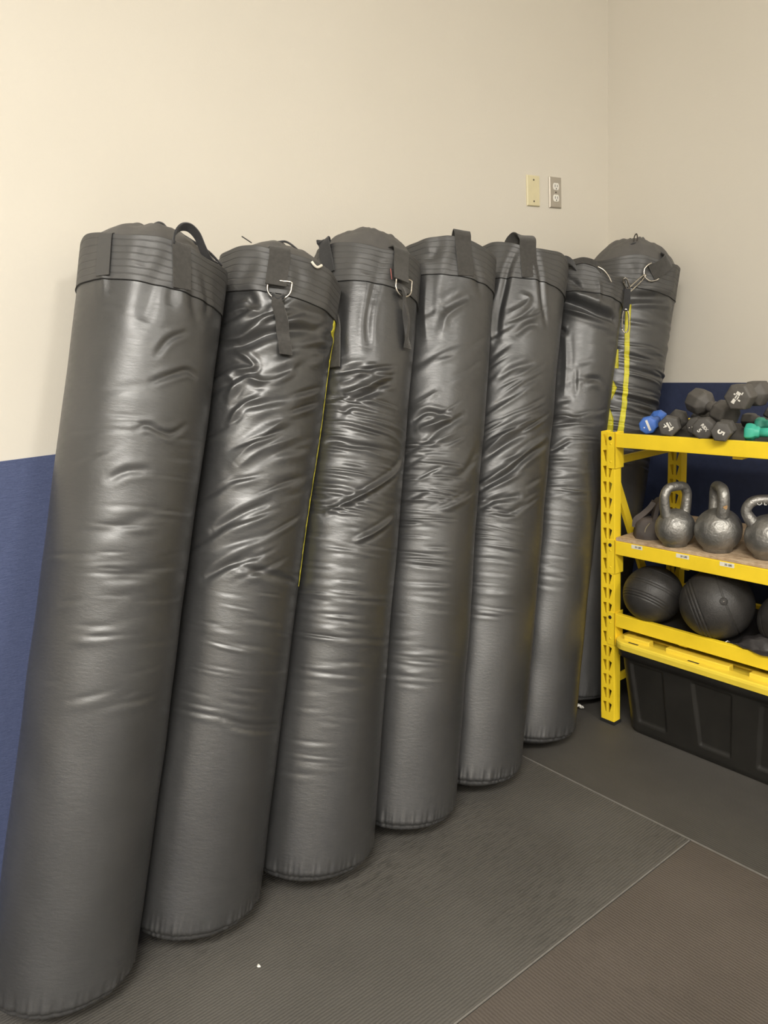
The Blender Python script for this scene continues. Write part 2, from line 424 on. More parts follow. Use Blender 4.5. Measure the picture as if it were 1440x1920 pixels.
FOLDS={
 1:[['g',0.006,0.004,[[-100.4,1.265],[-85.9,1.291],[-73.4,1.309],[-63.8,1.304]]],['g',0.006,0.003,[[-99.9,1.324],[-91.6,1.364],[-78.1,1.392]]],['g',0.006,0.0035,[[-107.2,1.162],[-99.0,1.172],[-81.6,1.165],[-68.0,1.19]]],['g',0.008,0.003,[[-122.0,1.05],[-110.1,1.071],[-94.6,1.081]]],['g',0.011,0.006,[[-99.6,1.562],[-106.1,1.49],[-110.7,1.417],[-112.5,1.387]]],['g',0.008,0.004,[[-115.0,1.56],[-119.6,1.505]]],['g',0.008,0.006,[[-83.5,1.557],[-77.7,1.472],[-69.2,1.421]]],['g',0.007,0.004,[[-77.1,1.551],[-60.6,1.476],[-61.7,1.444]]],['g',0.008,0.004,[[-94.1,1.487],[-94.8,1.433]]],['r',0.006,0.003,[[-147.2,1.575],[-148.2,1.525],[-144.7,1.44]]],['g',0.012,0.002,[[-139.2,0.934],[-111.2,0.952],[-84.9,0.995]]],['g',0.012,0.002,[[-118.9,0.862],[-98.9,0.857],[-56.8,0.9]]]],
 2:[['r',0.008,0.007,[[-159.5,1.329],[-139.7,1.336],[-118.9,1.388]]],['g',0.013,0.012,[[-154.6,1.306],[-134.4,1.327],[-117.3,1.354],[-93.1,1.377],[-57.8,1.399]]],['r',0.009,0.006,[[-161.4,1.388],[-143.2,1.405],[-124.6,1.393]]],['r',0.006,0.005,[[-149.2,1.311],[-130.8,1.281],[-129.0,1.263],[-149.9,1.254]]],['r',0.007,0.006,[[-146.4,1.191],[-133.3,1.237],[-117.0,1.234],[-97.8,1.264],[-91.8,1.29]]],['r',0.006,0.005,[[-142.8,1.127],[-132.9,1.172],[-115.3,1.199]]],['r',0.012,0.006,[[-134.7,1.038],[-116.1,1.094],[-92.5,1.167]]],['r',0.01,0.005,[[-129.8,1.026],[-109.3,1.078],[-79.5,1.123]]],['g',0.009,0.005,[[-145.1,0.875],[-120.4,0.921],[-97.1,0.957]]],['g',0.009,0.005,[[-147.2,0.763],[-124.6,0.803],[-102.8,0.834]]],['g',0.008,0.004,[[-118.5,0.802],[-94.0,0.791],[-50.6,0.78]]],['g',0.009,0.003,[[-96.1,1.001],[-67.3,1.028]]],['g',0.006,0.003,[[-112.2,0.457],[-86.9,0.445],[-47.6,0.44]]],['g',0.006,0.003,[[-106.9,0.443],[-86.3,0.433],[-48.6,0.426]]],['g',0.012,0.006,[[-136.3,1.543],[-143.8,1.496],[-155.4,1.458]]],['g',0.01,0.005,[[-109.0,1.548],[-100.2,1.514],[-99.8,1.468]]],['g',0.008,0.004,[[-109.0,1.548],[-88.1,1.532],[-70.9,1.531]]],['g',0.009,0.008,[[-156.9,1.432],[-140.9,1.437],[-137.4,1.415],[-152.0,1.398]]],['g',0.01,0.007,[[-105.3,1.424],[-78.6,1.427],[-59.3,1.434]]],['g',0.01,0.005,[[-90.1,1.324],[-73.5,1.351],[-54.4,1.363]]],['r',0.008,0.004,[[-151.8,1.248],[-142.4,1.222],[-147.4,1.17]]]],
 3:[['r',0.006,0.0085,[[-140.4,0.861],[-125.5,0.883],[-105.2,0.918],[-86.1,0.955],[-67.2,0.994],[-54.3,1.034]]],['r',0.006,0.003,[[-57.5,1.066],[-78.7,1.079],[-105.3,1.087],[-128.1,1.096],[-141.4,1.094]]],['r',0.0058,0.0065,[[-109.4,0.794],[-89.4,0.826],[-64.7,0.873]]],['r',0.01,0.008,[[-136.0,1.165],[-115.3,1.191],[-92.5,1.236]]],['g',0.008,0.006,[[-131.1,1.147],[-110.9,1.177],[-85.7,1.229]]],['g',0.007,0.005,[[-150.9,1.036],[-137.4,1.044],[-115.1,1.039],[-66.3,1.042]]],['g',0.008,0.005,[[-141.7,1.224],[-119.6,1.24],[-96.2,1.228]]],['r',0.008,0.005,[[-140.6,1.198],[-128.1,1.209],[-118.2,1.229]]],['g',0.012,0.006,[[-107.6,1.58],[-120.5,1.519],[-123.9,1.492]]],['g',0.008,0.005,[[-103.3,1.559],[-110.0,1.537],[-113.1,1.496],[-114.7,1.432]]],['g',0.012,0.004,[[-147.4,1.427],[-145.6,1.339],[-139.9,1.267]]],['g',0.009,0.004,[[-115.7,1.461],[-118.0,1.372],[-115.4,1.301]]],['g',0.007,0.005,[[-135.3,1.118],[-122.9,1.139],[-103.9,1.135]]]],
 4:[['g',0.007,0.006,[[-151.4,1.069],[-137.4,1.095],[-120.6,1.092],[-108.0,1.087]]],['r',0.008,0.007,[[-144.7,1.046],[-127.8,1.063],[-108.0,1.087]]],['g',0.008,0.005,[[-135.0,1.017],[-121.7,1.051],[-107.6,1.077],[-94.4,1.103]]],['r',0.007,0.004,[[-132.1,0.995],[-118.5,1.023],[-103.9,1.045]]],['r',0.006,0.004,[[-152.9,1.112],[-134.1,1.143],[-127.1,1.157]]],['g',0.009,0.005,[[-127.6,1.394],[-120.5,1.408],[-99.7,1.446]]],['r',0.01,0.005,[[-126.8,1.324],[-122.6,1.379],[-99.3,1.43]]],['g',0.011,0.006,[[-116.7,1.587],[-122.5,1.521],[-126.5,1.457],[-127.6,1.394]]],['g',0.009,0.006,[[-157.9,1.568],[-146.6,1.548],[-138.5,1.574]]],['g',0.008,0.005,[[-102.8,1.575],[-91.1,1.508],[-82.7,1.451]]],['r',0.01,0.004,[[-149.1,1.488],[-148.0,1.393],[-143.4,1.299]]],['g',0.01,0.003,[[-68.0,1.021],[-88.9,0.941],[-114.2,0.902]]]],
 5:[['g',0.009,0.004,[[-147.7,1.164],[-130.7,1.199],[-108.5,1.229]]],['r',0.009,0.006,[[-152.7,0.943],[-130.1,1.001],[-101.6,1.062]]],['g',0.009,0.005,[[-153.9,0.921],[-127.4,0.974],[-106.9,1.011]]],['g',0.008,0.006,[[-150.9,0.836],[-124.2,0.883],[-99.8,0.948],[-67.1,1.004]]],['r',0.008,0.005,[[-149.7,0.857],[-125.0,0.903],[-102.7,0.962],[-72.4,1.021]]],['g',0.008,0.006,[[-153.1,0.771],[-133.6,0.8],[-108.9,0.819]]],['g',0.008,0.004,[[-140.5,0.773],[-121.8,0.761],[-100.7,0.795]]],['g',0.009,0.008,[[-136.1,1.588],[-144.1,1.523],[-148.1,1.455],[-151.6,1.375],[-150.6,1.291]]],['g',0.008,0.007,[[-117.8,1.585],[-108.3,1.5],[-102.4,1.435],[-92.4,1.354]]],['r',0.007,0.004,[[-141.0,1.37],[-125.2,1.398],[-118.7,1.426],[-126.4,1.437]]],['g',0.006,0.003,[[-141.4,1.344],[-125.4,1.369],[-112.8,1.403]]],['g',0.009,0.004,[[-131.2,1.304],[-117.0,1.342],[-104.2,1.352]]],['r',0.006,0.004,[[-160.8,1.459],[-159.2,1.355],[-157.7,1.27]]]],
 6:[['g',0.015,0.028,[[-177.7,1.415],[-156.5,1.4],[-135.6,1.388],[-114.3,1.374],[-84.5,1.368]]],['r',0.006,0.008,[[-175.3,1.392],[-154.8,1.372],[-133.9,1.359],[-112.9,1.352],[-85.6,1.355]]],['r',0.008,0.005,[[-161.7,1.019],[-147.5,1.024],[-128.3,1.018]]],['g',0.007,0.004,[[-159.9,0.905],[-134.1,0.946]]],['g',0.007,0.004,[[-163.5,0.987],[-129.0,1.007]]],['g',0.008,0.006,[[-171.4,1.315],[-159.4,1.301]]],['g',0.01,0.004,[[-125.5,1.135],[-111.2,1.156],[-91.2,1.144]]],['r',0.01,0.004,[[-160.6,1.305],[-153.3,1.199],[-150.2,1.094]]],['g',0.008,0.003,[[-139.0,1.183],[-134.8,1.097]]],['g',0.009,0.006,[[-169.8,1.485],[-155.3,1.465],[-142.7,1.438]]],['r',0.007,0.004,[[-123.6,1.488],[-118.8,1.446],[-118.5,1.402]]]],
 7:[['g',0.01,0.014,[[-145.2,1.393],[-117.7,1.405],[-71.8,1.429]]],['r',0.007,0.004,[[-141.3,1.369],[-118.5,1.38],[-78.3,1.393]]],['g',0.008,0.005,[[-148.6,1.205],[-118.2,1.197],[-57.0,1.206]]],['g',0.008,0.005,[[-129.8,1.156],[-103.4,1.149],[-57.3,1.151]]],['g',0.008,0.006,[[-143.9,1.055],[-109.2,1.05],[-57.4,1.05]]],['g',0.007,0.005,[[-144.3,1.003],[-113.8,1.006],[-57.4,1.002]]],['g',0.012,0.006,[[-155.7,1.517],[-140.5,1.473],[-148.0,1.435]]],['g',0.01,0.005,[[-116.6,1.527],[-127.0,1.468],[-131.6,1.43]]]],
}

# random compression ripples: count, s range, angle range (deg), amplitude, width, slope
RIP = {1: [(26, .70, 1.20, -150, -60, .0011, .008, .10), (16, .55, 1.3, -150, -60, .0012, .014, .30)],
       2: [(22, .45, .80, -150, -50, .0012, .007, -.05), (26, .80, 1.20, -160, -60, .0030, .012, .45), (18, 1.15, 1.42, -165, -55, .0065, .015, .5)],
       3: [(60, .86, 1.18, -168, -95, .0025, .0075, -.06), (18, .90, 1.14, -110, -55, .0013, .008, -.02), (48, .55, .88, -160, -80, .0016, .008, -.03), (14, 1.14, 1.26, -165, -90, .0035, .009, .3), (22, .22, .6, -150, -90, .0008, .008, 0)],
       4: [(52, .66, 1.02, -168, -105, .0024, .0075, .02), (30, .35, .70, -160, -100, .0012, .008, 0), (16, .85, 1.15, -160, -60, .0028, .011, .6), (10, 1.2, 1.45, -155, -80, .003, .016, .6)],
       5: [(24, .60, .80, -168, -110, .0018, .007, -.05), (26, .80, 1.10, -165, -80, .0026, .011, .55), (18, .45, .75, -165, -110, .0012, .007, 0), (14, 1.1, 1.46, -160, -90, .0030, .014, .7)],
       6: [(28, .75, 1.04, -176, -110, .0022, .008, .10), (20, .45, .80, -170, -110, .0010, .008, 0), (14, 1.0, 1.33, -170, -80, .0028, .014, .2)],
       7: [(60, .82, 1.24, -168, -50, .0040, .0075, -.05), (16, 1.2, 1.36, -160, -50, .0025, .012, 0)]}
LABEL = {1: 'tall black punching bag, nearest and leftmost of the row, smoothest skin',
         2: 'black punching bag second from left, webbing strap and ring hanging on its front',
         3: 'black punching bag third from left, heavily wrinkled with a long curved crease',
         4: 'black punching bag fourth from left, strap end standing up from its rim',
         5: 'black punching bag fifth from left, webbing loop arching over its rim',
         6: 'black punching bag beside the yellow shelf post, its top folded over in a deep crease',
         7: 'black punching bag in the room corner with a yellow stripe, standing behind the shelf'}
COVER_H = {1: .088, 2: .078, 3: .105, 4: .050, 5: .040, 6: .030, 7: .112}
REPEAT = 'black punching bags leaning against the back wall'

def frame(i):
    bx, by, tx, ty, tz, r0, r1, r2, hs = BG[i]
    b = np.array([bx, by, 0.]); t = np.array([tx, ty, tz]); a = (t - b) / np.linalg.norm(t - b)
    b[2] = r0 * .9 * math.hypot(a[0], a[1]); L = np.linalg.norm(t - b); a = (t - b) / L
    u = np.array([1, 0, 0]) - a * a[0]; u /= np.linalg.norm(u); w = np.cross(a, u)
    return b, a, u, w, L

def sinnoise(X, Y, seed, fx, fy, n=7):
    g = np.random.default_rng(seed); v = 0
    for _ in range(n):
        k = g.integers(1, fx + 1) * g.choice([-1, 1]); v = v + np.sin(k * X + g.uniform(-fy, fy) * Y + g.uniform(0, 6.28))
    return v / math.sqrt(n)

CR = {}
def creases(i):
    if i in CR: return CR[i]
    g = np.random.default_rng(100 + i); out = []
    for n, s0, s1, a0, a1, amp, wd, sl in RIP[i]:
        for _ in range(n):
            out.append((math.radians(g.uniform(a0, a1)), g.uniform(s0, s1), g.uniform(.08, .26) if abs(sl) < .2 else g.uniform(.07, .19), amp * g.uniform(.4, 1.25),
                        wd * g.uniform(.7, 1.5), sl + g.normal() * (.03 if abs(sl) < .2 else .09), g.normal() * (.3 if abs(sl) < .2 else .7)))
    CR[i] = out
    return out

def radius(i, s, L):
    r0, r1, r2 = BG[i][5:8]; S = np.clip(s / L, 0, 1)
    m = np.clip(S * 2, 0, 1)
    return r0 + (r1 - r0) * m * (2 - m) + (r2 - r1) * np.clip(S * 2 - 1, 0, 1)

def disp(i, th, s, L, hs, rb=.155):
    """surface relief: folds, ripples, gathers"""
    d = .0011 * sinnoise(th, s, i * 7 + 1, 3, 14) * np.clip(s * 3, 0, 1)
    d = d + .0007 * sinnoise(th, s, i * 7 + 2, 6, 40)
    X = th * rb
    for tc, sc, ln, amp, wd, sl, cv in creases(i):
        dx = X - tc * rb
        m = np.abs(dx) < ln / 2
        if not m.any(): continue
        dy = s - sc - sl * dx - cv * dx * dx
        m = m & (np.abs(dy) < wd * 4)
        dxx, dyy = dx[m], dy[m]
        A = amp * np.cos(PI * dxx / ln) ** 2
        d[m] += A * (-.75 * np.exp(-(dyy / (wd * .55)) ** 2) + .75 * np.exp(-((dyy + wd * 1.05) / (wd * .85)) ** 2))
    for kind, wd, amp, pts in FOLDS[i]:
        if min(q_[1] for q_ in pts) > 1.38 and kind == 'g' and i != 6: wd, amp = wd * 1.45, amp * .75
        P = np.array([(math.radians(a) * rb, q) for a, q in pts])
        # refine the hand-placed line
        Q = [np.array(p) for p in smooth_path([(x, y, 0) for x, y in P], 5)]
        Q = np.array(Q)[:, :2]; n = len(Q)
        lo = Q.min(0) - wd * 5; hi = Q.max(0) + wd * 5
        m = (X > lo[0]) & (X < hi[0]) & (s > lo[1]) & (s < hi[1])
        if not m.any(): continue
        xx, yy = X[m], s[m]
        best = np.full(xx.shape, 9.); tt = np.zeros(xx.shape); sg = np.ones(xx.shape)
        for k in range(n - 1):
            a, b = Q[k], Q[k + 1]; e = b - a; l2 = e @ e + 1e-12
            t = np.clip(((xx - a[0]) * e[0] + (yy - a[1]) * e[1]) / l2, 0, 1)
            px = xx - a[0] - t * e[0]; py = yy - a[1] - t * e[1]
            dd = np.hypot(px, py); q = dd < best
            best = np.where(q, dd, best); tt = np.where(q, (k + t) / (n - 1), tt)
            sg = np.where(q, np.sign(e[0] * py - e[1] * px), sg)
        tp = np.sqrt(np.clip(np.sin(PI * np.clip(tt, .02, .98)), 0, 1)); x = best / wd
        if kind == 'g':
            v = -amp * np.exp(-x ** 2) + .35 * amp * np.exp(-((x - 2.1) / 1.1) ** 2)
        else:
            v = amp * np.exp(-np.abs(x) ** 1.4) - .3 * amp * np.exp(-((x - 2.2) / 1.0) ** 2)
        d[m] += v * tp
    # pleats gathered at the foot seam
    pl = sinnoise(th, s * 0, i * 7 + 3, 90, 0, 16); pl2 = sinnoise(th, s * 0, i * 7 + 4, 34, 0, 8)
    d = d + (.0011 * pl + .0012 * pl2 - .0008) * np.exp(-((s - .014) / .022) ** 2)
    d = d - .0035 * np.exp(-((s - .010) / .004) ** 2)
    # soft vertical pull folds below and on the collar
    cv = sinnoise(th, s * 0, i * 7 + 5, 16, 0, 8)
    d = d + .0022 * cv * np.exp(-((s - (L - hs * .5)) / (hs * 1.1)) ** 2)
    return d

def surf(i, th, s, off=0., collar=False):
    b, a, u, w, L = frame(i); hs = BG[i][8]
    th = np.asarray(th, float); s = np.asarray(s, float)
    th, s = np.broadcast_arrays(th, s); th = th.copy(); s = s.copy()
    r = radius(i, s, L) + disp(i, th, s, L, hs) + off
    r = r * (1 - .09 * np.clip(1 - s / .022, 0, 1) ** 2)
    k = .55 * np.clip(1 - s / .30, 0, 1) ** 2
    z = s - k * r * (np.cos(th) * u[2] + np.sin(th) * w[2]) / a[2]
    q = np.clip((s - (L - hs)) / hs, 0, 1) ** 2
    z = z + q * rim_wave(i, th)
    return np.stack([r * np.cos(th), r * np.sin(th), z], -1)

def rim_wave(i, th):
    v = .0065 * sinnoise(th, th * 0, i * 7 + 6, 5, 0, 5)
    if i == 6: v = v - .020 * np.exp(-((np.degrees(th) + 100) / 22.) ** 2)
    if i == 5: v = v + .006 * np.sin(th * 2 + 1)
    return v

def PT(i, deg, s, off=0.):
    v = surf(i, np.array([math.radians(deg)]), np.array([s]), off)[0]
    return Vector(v.tolist())

def WD(i, deg, s):
    return (PT(i, deg + 1, s) - PT(i, deg - 1, s)).normalized()

def strap(i, name, pts, width, th, m, root, smooth=6, wdir=None, taper=None):
    P = smooth_path([PT(i, *p) for p in pts], smooth)
    A = smooth_path([Vector(((p[0]), 0, 0)) for p in pts], smooth)
    W = []
    for k, p in enumerate(P):
        if wdir: w = Vector(wdir(k / (len(P) - 1)))
        else:
            a = math.radians(A[k].x); w = Vector((-math.sin(a), math.cos(a), 0))
            t = (P[min(k+1, len(P)-1)] - P[max(k-1, 0)]).normalized()
            w = (w - t * w.dot(t))
            w = w if w.length > .05 else Vector((0, 0, 1))
        W.append(w)
    return ribbon(name, P, W, width, th, m, root, taper=taper)

def dring(i, deg, s, root, half=.027, drop=.040, off=.013, rot=0):
    c = PT(i, deg, s, off); w = WD(i, deg, s); up = Vector((0, 0, 1))
    up = (up - w * up.dot(w)).normalized()
    if rot:
        q = Matrix.Rotation(rot, 3, w.cross(up)); w = q @ w; up = q @ up
    k_ = drop - half * .9
    pts = [(-half * .93, .004), (-half, -.002), (-half, -k_ * .5)] + [(-half * math.cos(t), -k_ - (drop - k_) * math.sin(t)) for t in np.linspace(0, PI, 13)] + [(half, -k_ * .5), (half, -.002), (half * .93, .004), (0, .004)]
    P = smooth_path([c + w * x + up * y for x, y in pts], 3, closed=True)
    return tube('ring', P, .0022, M['steel'], root, n=8, closed=True), c - up * drop, w, up

def make_bag(i):
    b, a, u, w, L = frame(i); hs = BG[i][8]
    mat = Matrix(((u[0], w[0], a[0], b[0]), (u[1], w[1], a[1], b[1]), (u[2], w[2], a[2], b[2]), (0, 0, 0, 1)))
    root = empty('punching_bag', mat=mat)
    tag(root, LABEL[i], 'punching bag', REPEAT)
    nt = 340
    th = np.linspace(-1.5 * PI, .5 * PI, nt, endpoint=False)
    # skin
    s = np.concatenate([np.linspace(0, .06, 34), np.linspace(.062, L - hs, 620)])
    V = surf(i, th[None, :], s[:, None])
    skin = mesh_np('skin', V.reshape(-1, 3), grid_faces(len(s), nt, True), M['vinyl_glossy'] if i in (2, 3) else M['vinyl'], root)
    # foot cap: sags until it rests on the mat
    rho = np.linspace(1, 0.02, 26); base = surf(i, th, np.zeros(nt))
    cap = []
    Rw = np.array([u, w, a]).T
    for q in rho:
        p = base.copy(); p[:, :2] *= q; zc = base[:, 2].mean()
        p[:, 2] = zc + (base[:, 2] - zc) * q - .052 * (1 - q ** 1.25)
        wz = (p @ Rw.T)[:, 2] + b[2]
        p = p + np.outer(np.clip(.0008 - wz, 0, None), np.array([u[2], w[2], a[2]]))
        cap.append(p)
    mesh_np('foot_cap', np.array(cap).reshape(-1, 3)[:, :], grid_faces(len(rho), nt, True)[:, ::-1], M['vinyl'], root)
    # stitched collar
    n2 = 130
    sc = np.linspace(L - hs - .002, L, n2)
    V = surf(i, th[None, :], sc[:, None], .0022)
    rr = np.hypot(V[..., 0], V[..., 1])
    gro = np.zeros(n2)
    for k in range(6):
        gro += np.exp(-((sc - (L - .010 - k * hs * .155)) / .0009) ** 2)
    f = 1 - (.0010 * gro)[:, None] / rr
    V[..., 0] *= f; V[..., 1] *= f
    rows = [V]
    top = V[-1]
    for dr, dz in ((.9965, .0016), (.985, .0022), (.970, .0010), (.960, -.004), (.955, -.012)):
        t = top.copy(); t[:, :2] *= dr; t[:, 2] += dz; rows.append(t[None])
    V = np.concatenate(rows, 0)
    bot = V[0].copy(); bot[:, :2] *= .985
    V = np.concatenate([bot[None], V], 0)
    mesh_np('collar', V.reshape(-1, 3), grid_faces(len(V), nt, True), M['collar'], root)
    P = surf(i, th[::2], np.full(nt // 2, L - hs - .0015), .0022)
    tube('seam_cord', [Vector(p.tolist()) for p in P], .0011, M['seam'], root, n=6, closed=True)
    # gathered cloth cover closing the top
    H = COVER_H[i]; rho = np.linspace(1, .03, 40)
    rim = surf(i, th, np.full(nt, L), .0022)
    rows = []
    for q in rho:
        p = rim.copy(); p[:, :2] *= q * .965
        ctr = rim[:, 2].mean()
        z = ctr + (rim[:, 2] - ctr) * q ** 1.5 - .010 + H * (1 - q ** 2.7)
        z = z + .0075 * sinnoise(th, th * 0 + q * 4, i * 7 + 8, 9, 2, 7) * (1 - q) ** .5 * np.sqrt(q)
        z = z + .0028 * sinnoise(th, th * 0 + q * 9, i * 7 + 9, 24, 4, 7) * q * (1 - q) * 3
        p[:, 2] = z - .012 * math.exp(-(q / .09) ** 2)
        rows.append(p)
    cov = mesh_np('top_cover', np.array(rows).reshape(-1, 3), grid_faces(len(rho), nt, True), M['cover'], root)
    # puckered knot in the middle of the cover
    zc = rows[-1][:, 2].mean()
    for k in range(5):
        a0 = k * 1.3 + i
        tube('tie_cord', smooth_path([(.004 * math.cos(a0), .004 * math.sin(a0), zc + .002), (.020 * math.cos(a0 + .4), .020 * math.sin(a0 + .4), zc + .014 + .003 * math.sin(k * 2.1)), (.036 * math.cos(a0 + 1), .036 * math.sin(a0 + 1), zc + .012)], 5), .0024, M['seam'], cov, n=6)
    return root, skin, L, hs

ROOT = {}
for i in range(1, 8):
    ROOT[i] = make_bag(i)

def hanging(i, deg, s0, L, root, side=1, wid=.048, m=None):
    """wide webbing from inside the rim, over it and down the collar"""
    m = m or M['webbing']
    return strap(i, 'strap', [(deg - 2, L - .004, -.050), (deg - 2, L + .010, -.024), (deg - 1, L + .009, .002), (deg, L - .014, .007), (deg, (L + s0) / 2, .009), (deg, s0, .0165)], wid, .0032, m, root)

# bag 1: sewn strap that loops over the rim, cord along the cover edge
r, sk, L, hs = ROOT[1]
strap(1, 'strap', [(-88, L - .096, .0035), (-90, L - .05, .0035), (-92, L - .004, .0035), (-92, L + .004, -.004)], .040, .0028, M['webbing'], r)
Pq = smooth_path([PT(1, *p_) for p_ in ((-98, L - .012, .002), (-98, L + .014, .002), (-94, L + .036, .000), (-87, L + .046, -.003), (-79, L + .040, -.005), (-71, L + .022, -.008), (-62, L + .004, -.010), (-52, L + .002, -.010))], 6)
ribbon('strap', Pq, [Vector((p_.x, p_.y, .12)).normalized() for p_ in Pq], .020, .0036, M['webbing_dark'], r)
strap(1, 'strap', [(-146, L - .094, .0030), (-147, L - .05, .0030), (-148, L - .006, .0030), (-148, L + .002, -.004)], .034, .0016, M['collar'], r)
tube('tie_cord', smooth_path([PT(1, -112, L + .080, -.135), PT(1, -80, L + .077, -.105), PT(1, -68, L + .054, -.058), PT(1, -52, L + .034, -.030), PT(1, -40, L + .010, -.008)], 6), .0030, M['webbing_dark'], r, n=7)
tube('tie_cord', smooth_path([PT(1, -125, L + .070, -.10), PT(1, -115, L + .079, -.11), PT(1, -104, L + .080, -.12), PT(1, -96, L + .074, -.115)], 6), .0042, M['webbing_dark'], r, n=7)
# bag 2
r, sk, L, hs = ROOT[2]
hanging(2, -118, L - .089, L, r, wid=.050)
rg, bt, w0, up = dring(2, -115, L - .080, r, half=.028, drop=.040)
nb = Vector((math.cos(math.radians(-114)), math.sin(math.radians(-114)), 0))
def along(p0, p1, n): return [p0.lerp(p1, k / n) for k in range(n + 1)]
P = [bt + up * .006 + nb * .004, bt - up * .012 + nb * .006, PT(2, -110, 1.388, .010), PT(2, -107, 1.36, .010), PT(2, -105, 1.33, .010), PT(2, -102.6, 1.306, .012)]
P = smooth_path(P, 5); ribbon('hanging_strap', P, [w0] * len(P), .030, .0085, M['webbing'], r, taper=[.45 + .55 * min(1, k / 6) for k in range(len(P))])
tube('strap_knot', smooth_path([bt - w0 * .014 + up * .010 + nb * .002, bt + nb * .006 - up * .004, bt + w0 * .014 + up * .010 + nb * .002], 5), .0055, M['webbing_dark'], r, n=8)
tube('red_thread', [PT(2, -125.5, L - .050, .006), PT(2, -124.5, L - .090, .009)], .0012, M['red'], r, n=6)
tube('rope_end', smooth_path([PT(2, -89.9, L - .003, .003), PT(2, -87, L - .010, .006), PT(2, -83.2, L - .011, .006), PT(2, -79, L - .001, .004)], 6), .0034, M['cream'], r, n=8)
tube('tie_cord', smooth_path([PT(2, -128, L + .060, -.09), PT(2, -112, L + .073, -.10), PT(2, -98, L + .058, -.08), PT(2, -88, L + .030, -.05)], 6), .0028, M['webbing_dark'], r, n=7)
tube('tie_cord', smooth_path([PT(2, -160, L + .038, -.05), PT(2, -168, L + .052, -.030)], 3), .0016, M['webbing'], r, n=6)

def strip(i, name, rows, m, root, off=.0009, n=70, k=7):
    """printed band on the skin between two boundary angles, rows = (s, deg0, deg1)"""
    S = np.array([q[0] for q in rows]); o = np.argsort(S)
    s = np.linspace(S.min(), S.max(), n)
    a0 = np.interp(s, S[o], np.array([q[1] for q in rows])[o]); a1 = np.interp(s, S[o], np.array([q[2] for q in rows])[o])
    f = np.linspace(0, 1, k)[None, :]
    th = np.radians(a0[:, None] * (1 - f) + a1[:, None] * f)
    V = surf(i, th, np.repeat(s[:, None], k, 1), off)
    V2 = surf(i, th, np.repeat(s[:, None], k, 1), -.0004)
    F = grid_faces(n, k); A = np.concatenate([V.reshape(-1, 3), V2.reshape(-1, 3)])
    nn = n * k; E = []
    for r_ in range(n - 1):
        for c_ in (0, k - 1): E.append((r_*k+c_, (r_+1)*k+c_, (r_+1)*k+c_+nn, r_*k+c_+nn))
    return mesh_np(name, A, np.concatenate([F, np.array(E)]), m, root)
strip(2, 'printed_stripe', [*[(1.45 - .0068 * k_, (-46 if k_ < 6 else -36.4 + 1.0 * (k_ / 100)) + 1.9 * math.sin(k_ * .71) + 1.3 * math.sin(k_ * 1.9 + 1), -28) for k_ in range(101)]], M['print_yellow'], r, n=300)['label'] = 'yellow printed stripe down the right side'

# bag 3
r, sk, L, hs = ROOT[3]
hanging(3, -89, L - .087, L, r, wid=.048)
rg, bt, w0, up = dring(3, -85, L - .080, r, half=.026, drop=.046)
nb = Vector((math.cos(math.radians(-85)), math.sin(math.radians(-85)), 0))
P = smooth_path([bt + up * .020 + nb * .004, bt - up * .004 + nb * .006, PT(3, -80, 1.415, .012), PT(3, -77, 1.384, .013), PT(3, -74, 1.35, .012), PT(3, -71, 1.324, .010)], 5)
Wt = [(Matrix.Rotation(1.2 * math.sin(k / len(P) * 3.4) + .2, 3, 'Z') @ w0) for k in range(len(P))]
ribbon('hanging_strap', P, Wt, .026, .007, M['webbing'], r, taper=[1.2 - .9 * math.exp(-((k - 6) / 2.5) ** 2) - .3 * (k / len(P)) for k in range(len(P))])
tube('red_thread', [PT(3, -100.5, L - .060, .006), PT(3, -98.5, L - .090, .009)], .0011, M['red'], r, n=6)
strap(3, 'strap', [(-177, L - .035, .003), (-176, L + .002, .006), (-173, L + .008, .016), (-169, L - .03, .012), (-163, L - .085, .008)], .040, .003, M['webbing_dark'], r)
rg, bt, w0, up = dring(3, -158, L - .135, r, half=.024, drop=.046)
P = smooth_path([bt + up * .01, PT(3, -150, 1.36, .014), PT(3, -147.4, 1.309, .014), PT(3, -145, 1.237, .012)], 6)
ribbon('hanging_strap', P, [w0] * len(P), .030, .007, M['webbing'], r)
tube('red_thread', [PT(3, -158, 1.47, .010), PT(3, -154.5, 1.40, .010)], .0012, M['red'], r, n=6)
# bag 4
r, sk, L, hs = ROOT[4]
strap(4, 'strap', [(-106.5, L - .102, .0035), (-109.5, L - .055, .0035), (-112.5, L - .006, .0035), (-113.5, L + .012, .004), (-114.5, L + .025, -.002), (-114, L + .022, -.018), (-113, L + .000, -.036)], .048, .003, M['webbing'], r)
tube('red_thread', smooth_path([PT(4, -143, L + .001, -.010), PT(4, -136, L + .005, -.009), PT(4, -130, L + .001, -.010)], 5), .0013, M['red'], r, n=6)
# bag 5
r, sk, L, hs = ROOT[5]
strap(5, 'strap', [(-120, L - .104, .0035), (-123, L - .055, .0035), (-125.5, L - .006, .0035), (-126.5, L + .024, .004), (-130, L + .042, -.014), (-137, L + .040, -.030), (-145, L + .024, -.040), (-150, L + .004, -.044)], .050, .003, M['webbing'], r)
